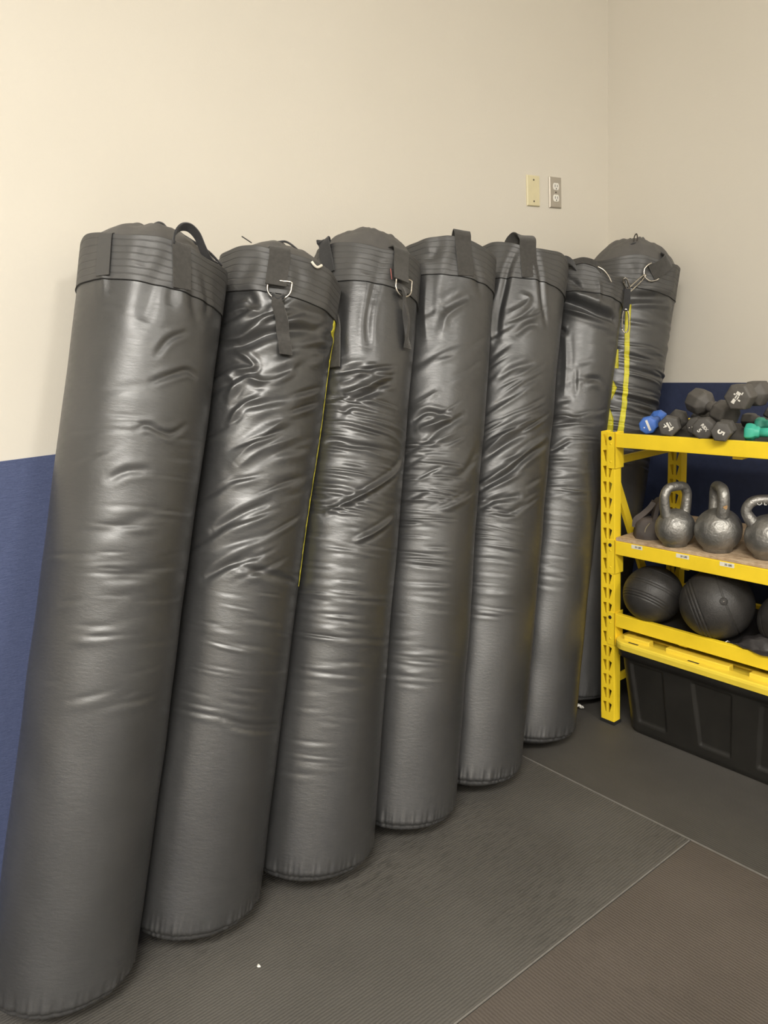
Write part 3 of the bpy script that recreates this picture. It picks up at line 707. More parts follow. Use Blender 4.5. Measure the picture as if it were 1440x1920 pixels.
# bag 6: rolled loop, band and ring on the collapsed rim
r, sk, L, hs = ROOT[6]
c0 = PT(6, -166, L - .012, .006)
P = [c0 + Vector((.036 * math.cos(t) * 1.15, .020 * math.sin(t), .008 * math.sin(t * 2))) for t in np.linspace(.3, 5.6, 22)]
ribbon('strap', P, [Vector((0, .25, 1))] * len(P), .026, .0035, M['webbing_dark'], r)
strap(6, 'strap', [(-176, L - .004, .004), (-160, L - .002, .005), (-146, L + .004, .005), (-130, L + .006, .005), (-120, L - .006, .004)], .020, .003, M['webbing'], r, wdir=lambda t: (0, 0, 1))
P = smooth_path([PT(6, -126, L + .000, .006), PT(6, -118, L - .004, .010), PT(6, -110, L - .020, .011), PT(6, -104, L - .046, .010)], 6)
tube('ring', P, .0024, M['steel'], r, n=8)
# bag 7: strap, ring, stripe and the ends of the printed letters
r, sk, L, hs = ROOT[7]
P7 = [(-94, L + .030, -.030), (-98, L + .012, .001), (-104, L - .010, .005), (-112, L - .030, .006), (-121, L - .050, .008)]
Pp = smooth_path([PT(7, *p) for p in P7], 6)
Wp = []
for k, p in enumerate(Pp):
    t = (Pp[min(k+1, len(Pp)-1)] - Pp[max(k-1, 0)]).normalized(); n_ = Vector((p.x, p.y, 0)).normalized(); Wp.append(t.cross(n_))
ribbon('strap', Pp, Wp, .052, .0032, M['webbing'], r)
e0, wv = Pp[-1], Wp[-1].normalized(); dv = (Pp[-1] - Pp[-3]).normalized()
ro = [(-.029, -.012), (-.029, .002), (-.022, .020), (0, .030), (.022, .020), (.029, .002), (.029, -.012)]
nn7 = Vector((e0.x, e0.y, 0)).normalized()
tube('ring', smooth_path([e0 + wv * x_ + dv * y_ + nn7 * .006 for x_, y_ in ro], 5), .0024, M['steel'], r, n=8)
ring7 = (r.matrix_world @ (e0 + dv * .026 + nn7 * .006))
tube('shackle', smooth_path([PT(7, -150, L + .058, -.062), PT(7, -150, L + .082, -.058), PT(7, -147, L + .092, -.060), PT(7, -144, L + .080, -.060), PT(7, -143, L + .056, -.062)], 5), .0022, M['bolt'], r, n=7)
tube('shackle', smooth_path([PT(7, -156, L + .050, -.052), PT(7, -150, L + .056, -.050), PT(7, -142, L + .058, -.058), PT(7, -132, L + .070, -.066)], 5), .0045, M['webbing_dark'], r, n=7)
strip(7, 'printed_stripe', [(1.37, -146, -139), (1.264, -141.5, -135.3), (1.14, -135.3, -129.2), (1.014, -132, -125.5), (.942, -132.6, -125.1), (.70, -138, -131)], M['print_yellow'], r, n=420)['label'] = 'yellow printed stripe'
strip(7, 'lettering', [(1.215, -150, -146.0), (1.150, -156, -142.5)], M['print_yellow'], r, n=40)['label'] = 'edge of a yellow printed letter'
strip(7, 'lettering', [(1.110, -150, -147.5), (1.084, -154, -141.0), (1.06, -154, -143.0), (1.046, -154, -144.5), (1.030, -149, -148)], M['print_yellow'], r, n=60)['label'] = 'edge of a yellow printed letter'
strip(7, 'lettering', [(1.022, -149.5, -147.5), (.976, -153, -139.3), (.937, -153, -137.8), (.86, -153, -138)], M['print_yellow'], r, n=120)['label'] = 'curved edge of a yellow printed letter'

# snap hooks linking bag 6 and bag 7
def carabiner(p0, p1, label, wid=.016, rad=.0024, side=Vector((0, 0, 1)), name='carabiner'):
    ax = (p1 - p0); Lc = ax.length; ax.normalize()
    side = (side - ax * side.dot(ax)).normalized()
    c = (p0 + p1) / 2
    pts = []
    for k in range(40):
        t = 2 * PI * k / 40; x = math.cos(t); y = math.sin(t)
        ex = (abs(x) ** .55) * (1 if x > 0 else -1)
        wl = wid * (.62 + .38 * (x + 1) / 2)
        pts.append(c + ax * ex * Lc / 2 + side * y * wl * .8)
    root = empty(name, tuple(c))
    tag(root, label, 'carabiner', 'steel snap hooks on the bags')
    pts = [p - c for p in pts]
    tube('body', pts[:15] + pts[15:34], rad, M['steel'], root, n=9)
    tube('gate', pts[33:] + pts[:1], rad * .8, M['steel'], root, n=9)
    return root
J = Vector((-.392, -.362, 1.437))
carabiner(ring7 + Vector((.004, .002, .004)), J + Vector((-.004, 0, -.008)), 'steel snap hook lying slanted between the ring of the corner bag and its neighbour', .014, side=Vector((.2, -.3, 1)))
carabiner(J + Vector((.010, -.002, .000)), Vector((-.437, -.384, 1.474)), 'steel snap hook half hidden at the rim of the bag beside the shelf post', .010, side=Vector((.4, -.4, .3)))
E3 = Vector((-.416, -.374, 1.300)); E3t = Vector((-.420, -.378, 1.376))
carabiner(E3t, E3, 'steel snap hook hanging upright in front of the yellow stripe', .017, side=Vector((.6, -.8, 0)))
hs_ = empty('hanging_webbing', tuple(J)); tag(hs_, 'short black webbing strap hanging from the joined snap hooks', 'strap')
P = smooth_path([Vector((-.004, -.006, .004)), Vector((-.014, -.012, -.018)), Vector((-.020, -.015, -.040)), E3t - J + Vector((0, 0, -.006))], 6)
ribbon('webbing_band', P, [Vector((.6, -.7, 0))] * len(P), .020, .006, M['webbing_dark'], hs_)
# ------------------------------------------------------------------ yellow steel shelf unit
RX0, RX1 = -.667, -.255                      # front and rear faces
RY0, RY1 = -.462, -2.440                     # left and right ends
PW, PD = .051, .032                          # upright width and depth
BEAMS = [(.996, .952), (.649, .604), (.402, .357)]
rack = empty('shelf_unit', (RX0, RY0, 0))
tag(rack, 'bright yellow steel shelf unit with punched uprights, holding dumbbells, kettlebells and balls', 'shelf')
R0 = Vector((RX0, RY0, 0))

def post(x, y0, sgn=1):
    """slotted upright, face at x, spanning y0 .. y0-PW, flanges going back"""
    bm = bmesh.new(); P = .0508; z0, z1 = .012, 1.0
    g = .0025
    n = int((z1 - z0) / P)
    def Vx(y, z, dx=0): return bm.verts.new((x - RX0 + dx, y0 - y - RY0, z))
    yc = PW / 2
    zs = z1
    for k in range(n + 1):
        zt = z1 - k * P; zb = max(zt - P, z0)
        if zt <= z0 + .001: break
        full = zt - P > z0 + .0005
        for side in (0, 1):
            ya, yb = (0, yc) if side == 0 else (yc, PW)
            o = [(ya, zt), (yb, zt), (yb, zb), (ya, zb)]
            if not full:
                bm.faces.new([Vx(*q) for q in o]); continue
            ht = zt - .008; hb = ht - .036
            if side == 0: h = [(yc - .0180, ht - .001), (yc - .0045, ht + .001), (yc - .0045, hb), (yc - .0080, hb)]
            else: h = [(yc + .0045, ht + .002), (yc + .0170, ht - .004), (yc + .0085, hb), (yc + .0045, hb)]
            O = [Vx(*q) for q in o]; H = [Vx(*q) for q in h]
            for j in range(4):
                bm.faces.new((O[j], O[(j+1) % 4], H[(j+1) % 4], H[j]))
    bmesh.ops.remove_doubles(bm, verts=bm.verts, dist=.00001)
    # flanges and return lips
    for yy in (0, PW):
        q = [Vx(yy, z0), Vx(yy, z1), Vx(yy, z1, PD * sgn), Vx(yy, z0, PD * sgn)]
        bm.faces.new(q)
        s_ = 1 if yy == 0 else -1
        l = [Vx(yy, z0, PD * sgn), Vx(yy, z1, PD * sgn), Vx(yy + .012 * s_, z1, PD * sgn), Vx(yy + .012 * s_, z0, PD * sgn)]
        bm.faces.new(l)
    bmesh.ops.remove_doubles(bm, verts=bm.verts, dist=.00001)
    o = bm_obj('upright', bm, M['yellow'], rack)
    sd = o.modifiers.new('solid', 'SOLIDIFY'); sd.thickness = .0018; sd.offset = 0
    ft = box('foot', (x - RX0 - .003, y0 - PW - RY0 - .003, 0.0004), (x - RX0 + PD * sgn + .004, y0 - RY0 + .003, .012), M['rubber_foot'], o)
    return o
for x in (RX0, RX1 - PD):
    post(x, RY0); post(x, RY1 + PW)

def connector(x, yedge, zt, sgn, parent):
    """L-shaped beam end plate over half of the upright, yedge = inner edge of the post"""
    bm = bmesh.new(); t = .0030
    h = .112; ya = yedge + sgn * .026; yb = yedge - sgn * .0042
    add_box(bm, (x - t, min(ya, yb), zt - h), (x - .0004, max(ya, yb), zt + .003))
    add_box(bm, (x - t, min(yb, yb + sgn * .003), zt - h), (x + PD + .010, max(yb, yb + sgn * .003), zt + .003))
    bmesh.ops.transform(bm, matrix=Matrix.Translation(-R0), verts=bm.verts)
    o = bm_obj('end_bracket', bm, M['yellow'], parent, bevel=.001)
    ym = yedge + sgn * .014
    b_ = lathe('lock_button', [(.0001, 0), (.0062, 0), (.0060, .0012), (.0040, .0016), (.0001, .0008)], M['bolt'], o, n=20)
    b_.location = Vector((x - t - .0001, ym, zt - .016)) - R0; b_.rotation_euler = (0, -PI/2, 0)
    for zz in (.034, .090):
        b_ = lathe('rivet', [(.0001, 0), (.0034, 0), (.0026, .0009), (.0001, .0011)], M['yellow'], o, n=14)
        b_.location = Vector((x - t - .0001, ym - sgn * .001, zt - zz)) - R0; b_.rotation_euler = (0, -PI/2, 0)
    return o
ins = RY0 - PW; ine = RY1 + PW
for zt, zb in BEAMS:
    for x, nm in ((RX0, 0), (RX1 - PD, 1)):
        bm = bmesh.new()
        xf = x - .0005 if nm == 0 else x + .004
        if nm == 1: zt = zt - .006
        # closed beam with a ledge for the board
        add_box(bm, (xf, ine + .0046, zb), (xf + .016, ins - .0046, zt))
        add_box(bm, (xf + .016, ine + .0046, zb), (xf + .034, ins - .0046, zt - .016))
        bmesh.ops.transform(bm, matrix=Matrix.Translation(-R0), verts=bm.verts)
        beam = bm_obj('beam', bm, M['yellow'], rack, bevel=.0016)
        connector(x, ins, zt + .006 * nm, 1, beam); connector(x, ine, zt + .006 * nm, -1, beam)
# end frames: horizontal and slanted braces
def brace(y, p, q, w=.024):
    P, Q = Vector((p[0], y, p[1])), Vector((q[0], y, q[1]))
    d = (Q - P).normalized(); n = Vector((0, 1, 0)); s = d.cross(n)
    bm = bmesh.new(); rows = []
    for c in (P, Q):
        rows.append([bm.verts.new(c + s * a + n * b_ - R0) for a, b_ in ((-w/2, -.006), (-w/2, .006), (-w/2+.003, .006), (-w/2+.003, -.003), (w/2-.003, -.003), (w/2-.003, .006), (w/2, .006), (w/2, -.006))])
    for k in range(8): bm.faces.new((rows[0][k], rows[0][(k+1) % 8], rows[1][(k+1) % 8], rows[1][k]))
    bm.faces.new(rows[0]); bm.faces.new(rows[1][::-1])
    return bm_obj('brace', bm, M['yellow'], rack)
for yb in (RY0 - .026, RY1 + .026):
    for zz in (.902, .150): brace(yb, (RX0 + .008, zz), (RX1 - .008, zz))
    brace(yb, (RX0 + .020, .885), (RX1 - .034, .105), .028)
# shelf boards and the tie bars beneath
def board(zb, zt, m, x0, x1, name='shelf_board'):
    o = box(name, Vector((x0, ine + .004, zb)) - R0, Vector((x1, ins - .004, zt)) - R0, m, rack, bevel=.001)
    return o
board(.9805, .9925, M['board_black'], RX0 + .0170, RX1 - PD - .001).__setitem__('label', 'black shelf board')
board(.6495, .660, M['osb'], RX0 + .0025, RX1 - .004).__setitem__('label', 'bare particle board shelf')
board(.3755, .3855, M['board_black'], RX0 + .0170, RX1 - PD - .001).__setitem__('label', 'black shelf board')
for (zt, zb), ys in zip(BEAMS, ((-.90, -1.55, -2.0), (-.75, -1.45, -2.0), (-.75, -1.45, -2.0))):
    for yy in ys:
        box('tie_bar', Vector((RX0 + .017, yy - .014, zb - .010)) - R0, Vector((RX1 - .034, yy + .014, zb - .0005)) - R0, M['yellow'], rack, bevel=.001)
# weight labels stuck on the middle beam
for y0, y1, zc, tx in ((-.577, -.616, .6415, '35 LBS'), (-.732, -.774, .6405, '35 LBS'), (-.869, -.912, .6410, '35 LBS')):
    ln = y0 - y1
    bm = bmesh.new(); add_box(bm, (-ln/2, -.0062, 0), (ln/2, .0062, .0003))
    st = bm_obj('label_sticker', bm, M['sticker'], rack)
    st['label'] = 'small white sticker with printed weight'
    st.matrix_local = Matrix.Translation(Vector((RX0 - .0006, (y0 + y1) / 2, zc)) - R0) @ Matrix(((0, 0, -1, 0), (-1, 0, 0, 0), (0, 1, 0, 0), (0, 0, 0, 1)))
    text_mesh('lettering', tx, .0078, M['ink'], st, Matrix.Translation((.004, -.0005, .0004)), .0001, .00025)

# ------------------------------------------------------------------ kettlebells
def kettlebell(x, y, r, hh, hw, ang, tr, label, rust=False, marks=False):
    zb = .6603
    root = empty('kettlebell', (x, y, zb)); tag(root, label, 'kettlebell', 'silver kettlebells on the middle shelf')
    zc = r * .93
    prof = []
    for k in range(33):
        a = -PI/2 + PI * k / 32; z = zc + r * math.sin(a); q = r * math.cos(a)
        prof.append((max(q, .0006), z))
    flat = r * .62
    prof = [(.0008, 0), (flat - .003, 0), (flat, .0015)] + [p for p in prof if p[1] > .008]
    lathe('body', prof, M['kettle'], root, n=64, mod=lambda a, z: 1 + .006 * math.sin(3 * a + 40 * z))
    # handle: arch rooted in the body
    ca, sa = math.cos(ang), math.sin(ang)
    top = hh
    pts = [(-hw * .62, zc + r * .52), (-hw * .86, zc + r * .86), (-hw * .99, top - .034), (-hw * .92, top - .018), (-hw * .76, top - .007), (-hw * .50, top - .001), (0, top), (hw * .50, top - .001), (hw * .76, top - .007), (hw * .92, top - .018), (hw * .99, top - .034), (hw * .86, zc + r * .86), (hw * .62, zc + r * .52)]
    P = smooth_path([(ca * u_, sa * u_, z) for u_, z in pts], 5)
    n = len(P); rr = []
    for k in range(n):
        t = abs(2 * k / (n - 1) - 1); rr.append(tr * (1 + .45 * max(0, t - .66) ** 1.5 * 4))
    tube('handle', P, rr, M['kettle'], root, n=18, flat=1.1)
    return root
RT = Vector((.54, -.84, 0)); AW = Vector((.84, .54, 0))
def ang_of(v): return math.atan2(v.y, v.x)
kb1 = kettlebell(-.632, -.705, .0585, .1820, .041, ang_of(RT * .80 + AW * .60), .0135, 'leftmost silver kettlebell beside the dark canvas pouch, handle turned slantwise')
kb2 = kettlebell(-.608, -.829, .0660, .1900, .043, ang_of(AW * .98 - RT * .22), .0145, 'middle silver kettlebell with its handle end-on and a rusty chip')
kb3 = kettlebell(-.590, -.969, .0640, .1660, .062, ang_of(RT), .0140, 'rightmost silver kettlebell with a wide handle, cut by the right photo edge')
hv = (RT * .22 - AW * .98)
bm = bmesh.new(); N = 12
ctr = Vector((hv.x * .0585, hv.y * .0585, .142)); nrm = Vector((hv.x, hv.y, 0)).normalized(); tg = nrm.cross(Vector((0, 0, 1)))
ring_ = []
for k in range(N):
    a = 2 * PI * k / N; q = .0065 * (1 + .22 * math.sin(3 * a + 1)); ring_.append(bm.verts.new(ctr + tg * q * math.cos(a) * .9 + Vector((0, 0, 1)) * q * math.sin(a) * .85 - nrm * (.0006 if abs(math.cos(a)) > .6 else -.0003)))
bm.faces.new(ring_); o = bm_obj('rust_chip', bm, M['rust'], kb2); o['label'] = 'brown rusty chip on the handle'
sd = o.modifiers.new('s', 'SOLIDIFY'); sd.thickness = .0012
dv_ = Vector((-.75, -.66, 0))
text_mesh('lettering', 'O L', .016, M['kettle'], kb3, Matrix.Translation(Vector((-.024*.54-.0135*.84, .024*.84-.0135*.54, .1580))) @ Matrix.Rotation(ang_of(RT), 4, 'Z') @ Matrix.Rotation(PI/2 - .35, 4, 'X'), .0012)

# ------------------------------------------------------------------ slam balls
def slam_ball(x, y, r, axis, label, bands, valve=None):
    zb = .3857
    root = empty('slam_ball', (x, y, zb)); tag(root, label, 'slam ball', 'black slam balls on the lower shelf')
    ax = Vector(axis).normalized()
    n1, n2 = 150, 120
    V = []
    t = np.linspace(0, PI, n1); p = np.linspace(0, 2 * PI, n2, endpoint=False)
    z = np.cos(t); rr = np.full(n1, r)
    for b_ in bands: rr -= .0030 * np.exp(-((z * r - b_) / .0014) ** 2)
    for q in (.001, -.001): pass
    A = np.stack([np.outer(rr * np.sin(t), np.cos(p)), np.outer(rr * np.sin(t), np.sin(p)), np.outer(rr * np.cos(t), np.ones(n2))], -1).reshape(-1, 3)
    Q = np.array(ax.to_track_quat('Z', 'Y').to_matrix())
    A = A @ Q.T
    A[:, 2] = A[:, 2] * .985 + r * .985
    A[:, 2] = np.where(A[:, 2] < .004, .0002 + np.clip(A[:, 2], 0, None) * .5, A[:, 2])
    sh = mesh_np('shell', A, grid_faces(n1, n2, True), M['ball'], root)
    if valve:
        d = Vector(valve).normalized()
        v_ = lathe('valve', [(.0001, .0008), (.0020, .0006), (.0030, 0), (.011, -.0004), (.0118, -.0016)], M['ball'], root, n=24)
        v_.matrix_local = Matrix.Translation(Vector((0, 0, r * .985)) + d * (r + .0004)) @ d.to_track_quat('Z', 'Y').to_matrix().to_4x4()
        pl_ = lathe('valve_pin', [(.0001, .0014), (.0016, .0012), (.0018, 0)], M['steel'], v_, n=12)
    return root
slam_ball(-.608, -.617, .0925, (-.62, .05, -.72), 'leftmost black slam ball, next to the yellow post, with slanting grooves', (.030, .038, .046, -.004, -.012, -.055))
slam_ball(-.598, -.826, .1060, (-.50, .78, -.36), 'largest black slam ball in the middle with a small bright valve', (.044, .054, .064, -.030), (-.75, -.62, .42))
slam_ball(-.560, -1.030, .0900, (-.1, .93, -.35), 'black slam ball behind the crumpled cloth, cut by the right photo edge', (.055, .063, .071))

# ------------------------------------------------------------------ canvas pouch on the middle shelf
pz = .6603
pch = empty('canvas_pouch', (-.585, -.588, pz)); tag(pch, 'dark brown canvas pouch with upright folded flaps, left of the kettlebells', 'pouch')
def blob(name, f, m, parent, n=48, n2=40):
    p = np.linspace(0, 2 * PI, n, endpoint=False); t = np.linspace(0.001, 1, n2)
    A = f(p[None, :], t[:, None]); return mesh_np(name, A.reshape(-1, 3), grid_faces(n2, n, True), m, parent)
def pouch_f(p, t):
    # wedge: broad flat base, ridge on top running along RT
    a = .050; b_ = .050; H = .064
    sc_ = (1 - t ** 2.2 * .42)
    cx = np.sign(np.cos(p)) * np.abs(np.cos(p)) ** .6 * a * sc_; cy = np.sign(np.sin(p)) * np.abs(np.sin(p)) ** .6 * b_ * (1 - .80 * t ** 1.3)
    z = H * np.sin(t * PI / 2) ** .8 + 0 * p
    wr = 1 + .05 * np.sin(3 * p + 7 * t) + .035 * np.sin(7 * p - 5 * t)
    cx = cx * wr; cy = cy * wr
    x = RT.x * cx + AW.x * cy; y = RT.y * cx + AW.y * cy
    low = t < .05
    z = np.where(low, z * .6, z)
    q = np.where(t > .985, .02, 1.)
    return np.stack([x * q, y * q, z], -1)
def closed_blob(name, f, m, parent):
    o = blob(name, f, m, parent); return o
body_ = closed_blob('body', pouch_f, M['pouch'], pch)
def flap(pts, wid, th, tw):
    P = smooth_path([RT * a + AW * b_ + Vector((0, 0, z)) for a, b_, z in pts], 6)
    n = len(P)
    return ribbon('flap', P, [(AW + RT * tw * math.sin(k / n * 3)).normalized() for k in range(n)], wid, th, M['pouch'], pch, taper=[1 - .5 * (k / n) ** 2 for k in range(n)])
flap([(-.046, -.004, .034), (-.036, .002, .058), (-.014, .004, .074), (.004, .004, .094), (.012, .004, .112)], .046, .017, .5)
flap([(.012, -.010, .036), (.013, -.006, .070), (.018, -.002, .100), (.028, .002, .117), (.042, .004, .112), (.050, .004, .084), (.050, .002, .050)], .040, .013, -.4)
tube('piping', smooth_path([RT * (-.016) - AW * .047 + Vector((0, 0, .014)), RT * (-.012) - AW * .042 + Vector((0, 0, .034)), RT * (.000) - AW * .032 + Vector((0, 0, .050))], 6), .0018, simple('tan_piping', (.22, .19, .12), .5), pch, n=6)

# ------------------------------------------------------------------ dumbbells
def dumbbell(F, B, R, hr, m, label, kind='hex', roll=0., head=.048, text=None, tsize=.016, trot=0., tm='white_print', marks=None):
    F, B = Vector(F), Vector(B)
    d = (B - F); L = d.length; d.normalize()
    q = d.to_track_quat('Z', 'Y').to_matrix().to_4x4()
    c = (F + B) / 2
    lo = min(F.z, B.z) - R
    root = empty('dumbbell', mat=Matrix.Translation(c) @ q @ Matrix.Rotation(roll, 4, 'Z'))
    tag(root, label, 'dumbbell', 'small dumbbells piled on the top shelf')
    nf = {'hex': 6, 'oct': 8}[kind]
    def hexr(a, k):
        s_ = 2 * PI / nf; aa = (a % s_) - s_ / 2
        e = math.cos(PI / nf) / math.cos(aa)
        p_ = 1 - k + k * e
        return p_ if not kind == 'hex' else p_ * 1.0
    H = L / 2
    def head_part(sg):
        prof = [(.001, H), (R * .80, H), (R * .90, H - .0012), (R * .97, H - .004), (R, H - .009), (R, H - head + .012), (R * .97, H - head + .007), (R * .88, H - head + .001), (R * .66, H - head - .004), (hr * 1.35, H - head - .009), (hr * .98, H - head - .014)]
        K = [1, 1, 1, 1, 1, 1, 1, .9, .55, .15, 0]
        bm = bmesh.new(); n = 72; vs = []
        for (r_, z), k in zip(prof, K):
            for j in range(n):
                a = 2 * PI * j / n; x_ = r_ * hexr(a, k * (.92 if kind == 'hex' else .9))
                vs.append(bm.verts.new((x_ * math.cos(a), x_ * math.sin(a), z * sg)))
        for i_ in range(len(prof) - 1):
            for j in range(n): bm.faces.new((vs[i_*n+j], vs[i_*n+(j+1) % n], vs[(i_+1)*n+(j+1) % n], vs[(i_+1)*n+j]))
        bm.faces.new(vs[:n])
        return bm_obj('head', bm, m, root, smooth=True)
    h1 = head_part(-1); head_part(1)
    g = H - head - .010
    lathe('handle', [(hr * 1.0, -g), (hr * 1.02, -g * .5), (hr * 1.08, 0), (hr * 1.02, g * .5), (hr * 1.0, g)], m, root, n=28)
    if marks:
        up = q.to_3x3().inverted() @ Vector((0, 0, 1)); up.z = 0; up.normalize()
        zax = Vector((0, 0, -1)); xax = up.cross(zax)
        fr = Matrix.Rotation(-roll, 4, 'Z') @ Matrix.Translation((0, 0, -H - .0001)) @ Matrix((xax, up, zax)).transposed().to_4x4() @ Matrix.Rotation(trot, 4, 'Z')
        bm = bmesh.new()
        for (x_, y_, w__, h__) in marks: add_box(bm, (x_ - w__/2, y_ - h__/2, -.0002), (x_ + w__/2, y_ + h__/2, .0004))
        mk = bm_obj('printed_mark', bm, M[tm], h1); mk.matrix_local = fr
    if text:
        for k, (tx, dx, dy, sz) in enumerate(text):
            # upright frame on the front face, looking from outside
            mm = Matrix.Rotation(-roll, 4, 'Z')
            up = q.to_3x3().inverted() @ Vector((0, 0, 1)); up.z = 0; up.normalize()
            zax = Vector((0, 0, -1)); xax = up.cross(zax)
            fr = Matrix((xax, up, zax)).transposed().to_4x4()
            text_mesh('lettering', tx, sz, M[tm], h1, Matrix.Rotation(-roll, 4, 'Z') @ Matrix.Translation((0, 0, -H - .0001)) @ fr @ Matrix.Rotation(trot, 4, 'Z') @ Matrix.Translation((dx, dy, 0)), .0004, sz * .03)
    return root
g_, hx = M['neo_grey'], M['neo_hex']
D = math.radians
dumbbell((-.635, -.608, 1.0205), (-.440, -.523, 1.0205), .0280, .0125, M['neo_blue'], 'blue dumbbell at the left end of the pile, white lettering on its end', 'oct', .2, .040, marks=[(0, .002, .034, .0068), (.002, -.011, .0035, .0035)], trot=D(-68))
dumbbell((-.664, -.697, 1.0250), (-.474, -.614, 1.0250), .0325, .0135, g_, 'charcoal dumbbell with a large white logo, right of the blue one', 'hex', .25, .044, marks=[(0, .001, .026, .005), (-.004, .008, .012, .0022), (.008, .008, .004, .007), (.011, .001, .004, .012), (-.005, -.006, .006, .005), (-.005, -.011, .003, .005), (-.011, -.007, .005, .002)], trot=D(-60))
dumbbell((-.600, -.742, 1.0205), (-.430, -.690, 1.0205), .0275, .0130, g_, 'charcoal dumbbell with a white numeral, half hidden behind its right neighbour', 'oct', .1, .044, text=[('C', 0, 0, .020)], marks=[(.011, -.011, .0025, .0025)], trot=D(-120))
dumbbell((-.668, -.806, 1.0240), (-.500, -.760, 1.0240), .0320, .0135, g_, 'rounded charcoal dumbbell lettered RBX 5, in the front row', 'oct', .3, .046, text=[('RBX', 0, .006, .0125), ('5', -.002, -.010, .017)], trot=D(-50))
dumbbell((-.698, -.876, 1.0215), (-.611, -.846, 1.0215), .0290, .0130, g_, 'charcoal dumbbell with a bold white 5, left of the teal one', 'hex', .1, .036, text=[('5', 0, 0, .026)], trot=D(-115))
dumbbell((-.520, -.690, 1.0930), (-.562, -.832, 1.0480), .0385, .0150, hx, 'big grey dumbbell lying slantwise on top of the front row', 'oct', .2, .052)
dumbbell((-.425, -.705, 1.0620), (-.350, -.600, 1.0140), .0205, .0100, g_, 'small dark dumbbell end peeping out behind the big slanting dumbbell', 'hex', .3, .030, marks=[(.004, .002, .004, .010)])
dumbbell((-.660, -.898, 1.1130), (-.511, -.887, 1.1130), .0385, .0150, hx, 'grey hexagonal dumbbell with a white logo, highest in the pile', 'hex', 0, .052, marks=[(-.012, .002, .010, .009), (0, .003, .010, .0035), (0, -.003, .010, .0030), (.011, .002, .009, .012), (.004, .010, .004, .005), (-.004, -.010, .004, .006), (.016, -.007, .008, .003), (-.018, .002, .003, .010)], trot=D(58))
dumbbell((-.370, -.770, 1.0160), (-.375, -.930, 1.0160), .0230, .0110, g_, 'dark dumbbell lying low at the back, under the highest hexagonal one', 'hex', .1, .036)
dumbbell((-.510, -.908, 1.0700), (-.470, -1.000, 1.0180), .0250, .0120, g_, 'dark dumbbell tilted behind the teal ones at the right photo edge', 'oct', .1, .036)
dumbbell((-.634, -.912, 1.0165), (-.596, -1.066, 1.0165), .0248, .0125, M['neo_teal'], 'teal dumbbell lying lengthwise in front, right end of the pile', 'hex', .5, .024)
dumbbell((-.455, -.850, 1.0145), (-.430, -.975, 1.0145), .0222, .0115, M['neo_teal'], 'teal dumbbell lying behind the front teal one', 'hex', .2, .024)

# ------------------------------------------------------------------ storage tote on the floor
TX0, TX1, TY0, TY1 = -.694, -.245, -.517, -1.330
tz = .3000
tote = empty('storage_tote', (TX0, TY0, 0)); tag(tote, 'black plastic storage tote with a bright yellow lid, on the floor under the shelf', 'storage box')
T0 = Vector((TX0, TY0, 0))
def rrect(x0, x1, y0, y1, r, n=7):
    """rounded rectangle, y0 > y1"""
    out = []
    for cx, cy, a0 in ((x0 + r, y0 - r, PI/2), (x0 + r, y1 + r, PI), (x1 - r, y1 + r, 1.5 * PI), (x1 - r, y0 - r, 0)):
        for k in range(n):
            a = a0 + (PI / 2) * k / (n - 1); out.append((cx + r * math.cos(a), cy + r * math.sin(a)))
    return out
# body: many points round the outline so the recessed panels can be modelled
def tote_body():
    bx0, bx1, by0, by1 = TX0 + .014, TX1 - .014, TY0 - .014, TY1 + .014
    n = 520; per = []
    base = rrect(bx0, bx1, by0, by1, .045, 12); base.append(base[0])
    seg = [math.dist(base[k], base[k+1]) for k in range(len(base)-1)]; tot = sum(seg)
    k = 0; acc = 0
    for j in range(n):
        t = tot * j / n
        while acc + seg[k] < t: acc += seg[k]; k += 1
        f = (t - acc) / seg[k]; per.append((base[k][0]*(1-f)+base[k+1][0]*f, base[k][1]*(1-f)+base[k+1][1]*f))
    cx, cy = (bx0+bx1)/2, (by0+by1)/2
    zs = np.concatenate([[0.001, .004, .010], np.linspace(.020, tz - .034, 46), [tz - .032, tz - .030, tz - .010, tz - .0005]])
    V = []
    for z in zs:
        f = z / tz
        for (x, y) in per:
            # taper towards the foot
            inx = .024 * (1 - f) + (.004 if z < .006 else 0); iny = .024 * (1 - f) + (.004 if z < .006 else 0)
            if z > tz - .031: inx = iny = -.008
            px = x + (inx if x < cx else -inx) * min(1, abs(x - cx) / .05)
            py = y + (-iny if y > cy else iny) * min(1, abs(y - cy) / .05)
            rec = 0
            if x < bx0 + .02:                      # front panels recessed between ribs
                for (a, b_) in ((-.575, -.695), (-.790, -.925), (-1.01, -1.13), (-1.19, -1.27)):
                    sl = (1 - f) * .010
                    e = min(a - sl - y, y - (b_ + sl))
                    if e > 0 and .045 < z < tz - .045:
                        ez = min(z - .045, tz - .045 - z)
                        rec = .0075 * min(1, e / .004) * min(1, ez / .004)
            px += rec
            V.append((px, py, z))
    V = np.array(V) - np.array([TX0, TY0, 0])
    o = mesh_np('tub', V, grid_faces(len(zs), n, True), M['tote'], tote)
    return o
tote_body()
bm = bmesh.new()
add_box(bm, (.060, -.75, .002), (TX1 - TX0 - .06, -.06, .006)); bm_obj('tub_floor', bm, M['tote'], tote)
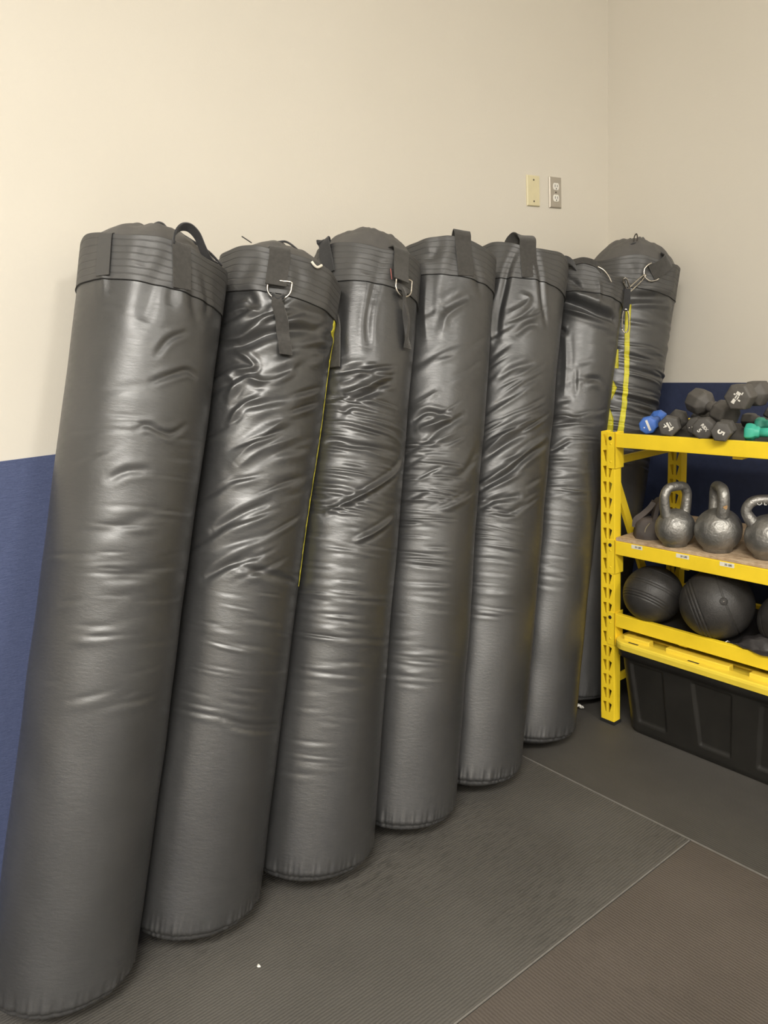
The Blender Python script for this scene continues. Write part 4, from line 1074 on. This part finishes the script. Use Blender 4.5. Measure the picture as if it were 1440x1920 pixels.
# lid
lid = None
bm = bmesh.new()
lv = [(0.0, tz - .004), (-.0015, tz + .012), (0.0, tz + .019), (.004, tz + .0215), (.034, tz + .0215), (.038, tz + .013), (.10, tz + .013)]
rows = []
for ins_, z in lv:
    rows.append([bm.verts.new(Vector((x, y, z)) - T0) for x, y in rrect(TX0 + ins_, TX1 - ins_, TY0 - ins_, TY1 + ins_, max(.050 - ins_ * .5, .01), 9)])
for a, b_ in zip(rows[:-1], rows[1:]):
    n = len(a)
    for k in range(n): bm.faces.new((a[k], a[(k+1) % n], b_[(k+1) % n], b_[k]))
bm.faces.new(rows[-1])
lid = bm_obj('lid', bm, M['lid'], tote, smooth=False, bevel=0)
for p in lid.data.polygons: p.use_smooth = False
for a, b_ in ((-.548, -.640), (-.700, -.905), (-.965, -1.17)):
    bm = bmesh.new(); add_box(bm, Vector((TX0 + .030, b_, tz + .012)) - T0, Vector((TX0 + .058, a, tz + .0335)) - T0)
    bm_obj('raised_rib', bm, M['lid'], lid, bevel=.002)
    box('rib_slot', Vector((TX0 + .012, (a + b_)/2 - .018, tz + .0208)) - T0, Vector((TX0 + .019, (a + b_)/2 + .018, tz + .0219)) - T0, M['dark'], lid)
for xx in (-.60, -.50, -.40):
    box('lid_ridge', Vector((xx - .006, TY1 + .08, tz + .012)) - T0, Vector((xx + .006, TY0 - .07, tz + .018)) - T0, M['lid'], lid, bevel=.002)

# ------------------------------------------------------------------ crumpled cloth on the lower shelf
cl = empty('crumpled_cloth', (-.645, -.975, .386)); tag(cl, 'crumpled black cloth lying in front of the slam balls, drooping over the beam', 'cloth')
ny, nx = 130, 90
yy = np.linspace(.085, -.260, ny)[:, None]; xx = np.linspace(-.034, .060, nx)[None, :]
W_ = sinnoise(yy * 26 + 0 * xx, xx * 22, 901, 2, 2.4, 9) + .6 * sinnoise(yy * 60, xx * 50, 902, 2, 2.0, 9)
env = np.clip((.085 - yy) / .06, 0, 1) * np.clip((.062 - xx) / .03, 0, 1)
hz = .012 + .030 * env + .0075 * W_ * np.clip(env + .25, 0, 1)
over = np.clip(-.016 - xx, 0, None)
zc_ = np.where(xx < -.016, .020 + .006 * W_ * .5 - over * 1.6 * np.clip((-.02 - yy) / .05, 0, 1), hz)
zc_ = np.where(xx >= -.016, np.maximum(hz * np.clip((xx + .016) / .012, 0, 1) + .0195 * (1 - np.clip((xx + .016) / .012, 0, 1)), .002), zc_)
lim = np.clip(.072 - yy + .010 * W_ + xx * 1.3, 0, None)
xs_ = xx + .004 * W_ + 0 * yy
mask = (yy + 0 * xx) < (.070 - .9 * np.clip(-(xx) - .0, 0, None) * 1.6)
A = np.stack([xs_, yy + .004 * W_ - np.clip(-xx, 0, None) * 1.9, np.where(zc_ < .002, zc_, zc_)], -1)
cm_ = mesh_np('fabric', A.reshape(-1, 3), grid_faces(ny, nx), M['cloth'], cl)
sd = cm_.modifiers.new('s', 'SOLIDIFY'); sd.thickness = .0015; sd.offset = 1
tube('zip_pull', smooth_path([(.020, .088, .006), (.014, .094, .011), (.008, .098, .007), (.014, .104, .006)], 5), .0022, M['steel'], cl, n=8)

# small litter on the floor
lt = empty('plastic_scrap', (-.668, -.345, 0)); tag(lt, 'crumpled white plastic scrap on the floor behind the row, near the shelf post', 'litter')
n1 = 26; a_ = np.linspace(-.026, .026, n1)[:, None]; b2 = np.linspace(-.010, .010, 14)[None, :]
hh_ = .010 + .0015 * np.sin(a_ * 300 + b2 * 200) + .001 * np.sin(a_ * 520 - b2 * 330) + .002 * np.cos(a_ * 90)
A = np.stack([a_ * .55 + 0 * b2, -a_ * .85 + b2, hh_], -1)
sc_ = mesh_np('film', A.reshape(-1, 3), grid_faces(n1, 14), M['white_plastic'], lt)
sd = sc_.modifiers.new('s', 'SOLIDIFY'); sd.thickness = .0094; sd.offset = -1
ch = empty('paint_chip', (-2.098, -.623, 0)); tag(ch, 'tiny pale chip lying on the ribbed mat in front of the second bag', 'litter')
bm = bmesh.new(); bmesh.ops.create_icosphere(bm, subdivisions=2, radius=.0045)
for v in bm.verts: v.co = Vector((v.co.x * .8, v.co.y * 1.2, max(v.co.z * .45 + .0018, .0001))) * (1 + .2 * math.sin(v.co.x * 900))
bm_obj('chip', bm, M['white_plastic'], ch, smooth=True)

# ------------------------------------------------------------------ light
def ceiling_lamp(x, y, e, lab, col=(1, .962, .895)):
    L_, W_ = 1.16, .56
    root = empty('ceiling_light', (x, y, 3.598)); tag(root, lab, 'ceiling light', 'recessed troffer lights in the ceiling')
    bm = bmesh.new()
    for lo_, hi_ in (((-W_/2 - .03, -L_/2 - .03, -.03), (-W_/2, L_/2 + .03, 0)), ((W_/2, -L_/2 - .03, -.03), (W_/2 + .03, L_/2 + .03, 0)),
                     ((-W_/2, -L_/2 - .03, -.03), (W_/2, -L_/2, 0)), ((-W_/2, L_/2, -.03), (W_/2, L_/2 + .03, 0))):
        add_box(bm, lo_, hi_)
    bm_obj('frame', bm, M['white_plastic'], root)
    ld = bpy.data.lights.new('lamp', 'AREA'); ld.shape = 'RECTANGLE'; ld.size = W_; ld.size_y = L_
    ld.energy = e; ld.color = col
    lo = bpy.data.objects.new('lamp', ld); link(lo, root); lo.location = (0, 0, -.012)
    return root
LAB = 'rectangular recessed ceiling light above the open gym floor'
for x, y, e in ((-3.6, -3.3, 98), (-4.5, -3.0, 102), (-4.3, -5.4, 65), (-6.1, -3.3, 28), (-1.7, -4.9, 95), (-6.2, -5.4, 25)):
    ceiling_lamp(x, y, e, LAB)

# far walls of the gym behind the camera
plane_wall('wall_left', (-6.62, -7.12, -.010), (-6.5, WT, 3.6), M['wall'])
plane_wall('wall_front', (-6.62, -7.12, -.010), (WT, -7.0, 3.6), M['wall'])
wall_cover('trim_3', (-6.4998, -6.9998, -.010), (-6.494, -.0065, PH))
wall_cover('trim_4', (-6.4935, -6.9998, -.010), (-.0065, -6.994, PH))
w_ = bpy.data.worlds.new('world'); SC.world = w_; w_.use_nodes = True
bg = w_.node_tree.nodes['Background']; bg.inputs[0].default_value = (1, .96, .9, 1); bg.inputs[1].default_value = 1.0

# ------------------------------------------------------------------ camera
yaw, pitch, roll = math.radians(37.35483), math.radians(12.33655), math.radians(-3.58140)
f_ = Vector((math.sin(yaw) * math.cos(pitch), math.cos(yaw) * math.cos(pitch), -math.sin(pitch)))
r0 = Vector((math.cos(yaw), -math.sin(yaw), 0)); u0 = r0.cross(f_)
rr_ = r0 * math.cos(roll) + u0 * math.sin(roll); uu_ = -r0 * math.sin(roll) + u0 * math.cos(roll)
cd = bpy.data.cameras.new('camera'); cam = bpy.data.objects.new('camera', cd); COL.objects.link(cam)
cam.matrix_world = Matrix(((rr_.x, uu_.x, -f_.x, -2.70804), (rr_.y, uu_.y, -f_.y, -1.97610), (rr_.z, uu_.z, -f_.z, 1.31613), (0, 0, 0, 1)))
cd.sensor_fit = 'VERTICAL'; cd.sensor_height = 24; cd.lens = 1449.06 / 1920 * 24
cd.clip_start = .02
SC.camera = cam
vs_ = SC.view_settings; vs_.view_transform = 'Standard'; vs_.look = 'None'; vs_.gamma = 1; vs_.exposure = EXPO
try: vs_.use_curve_mapping = False
except Exception: pass
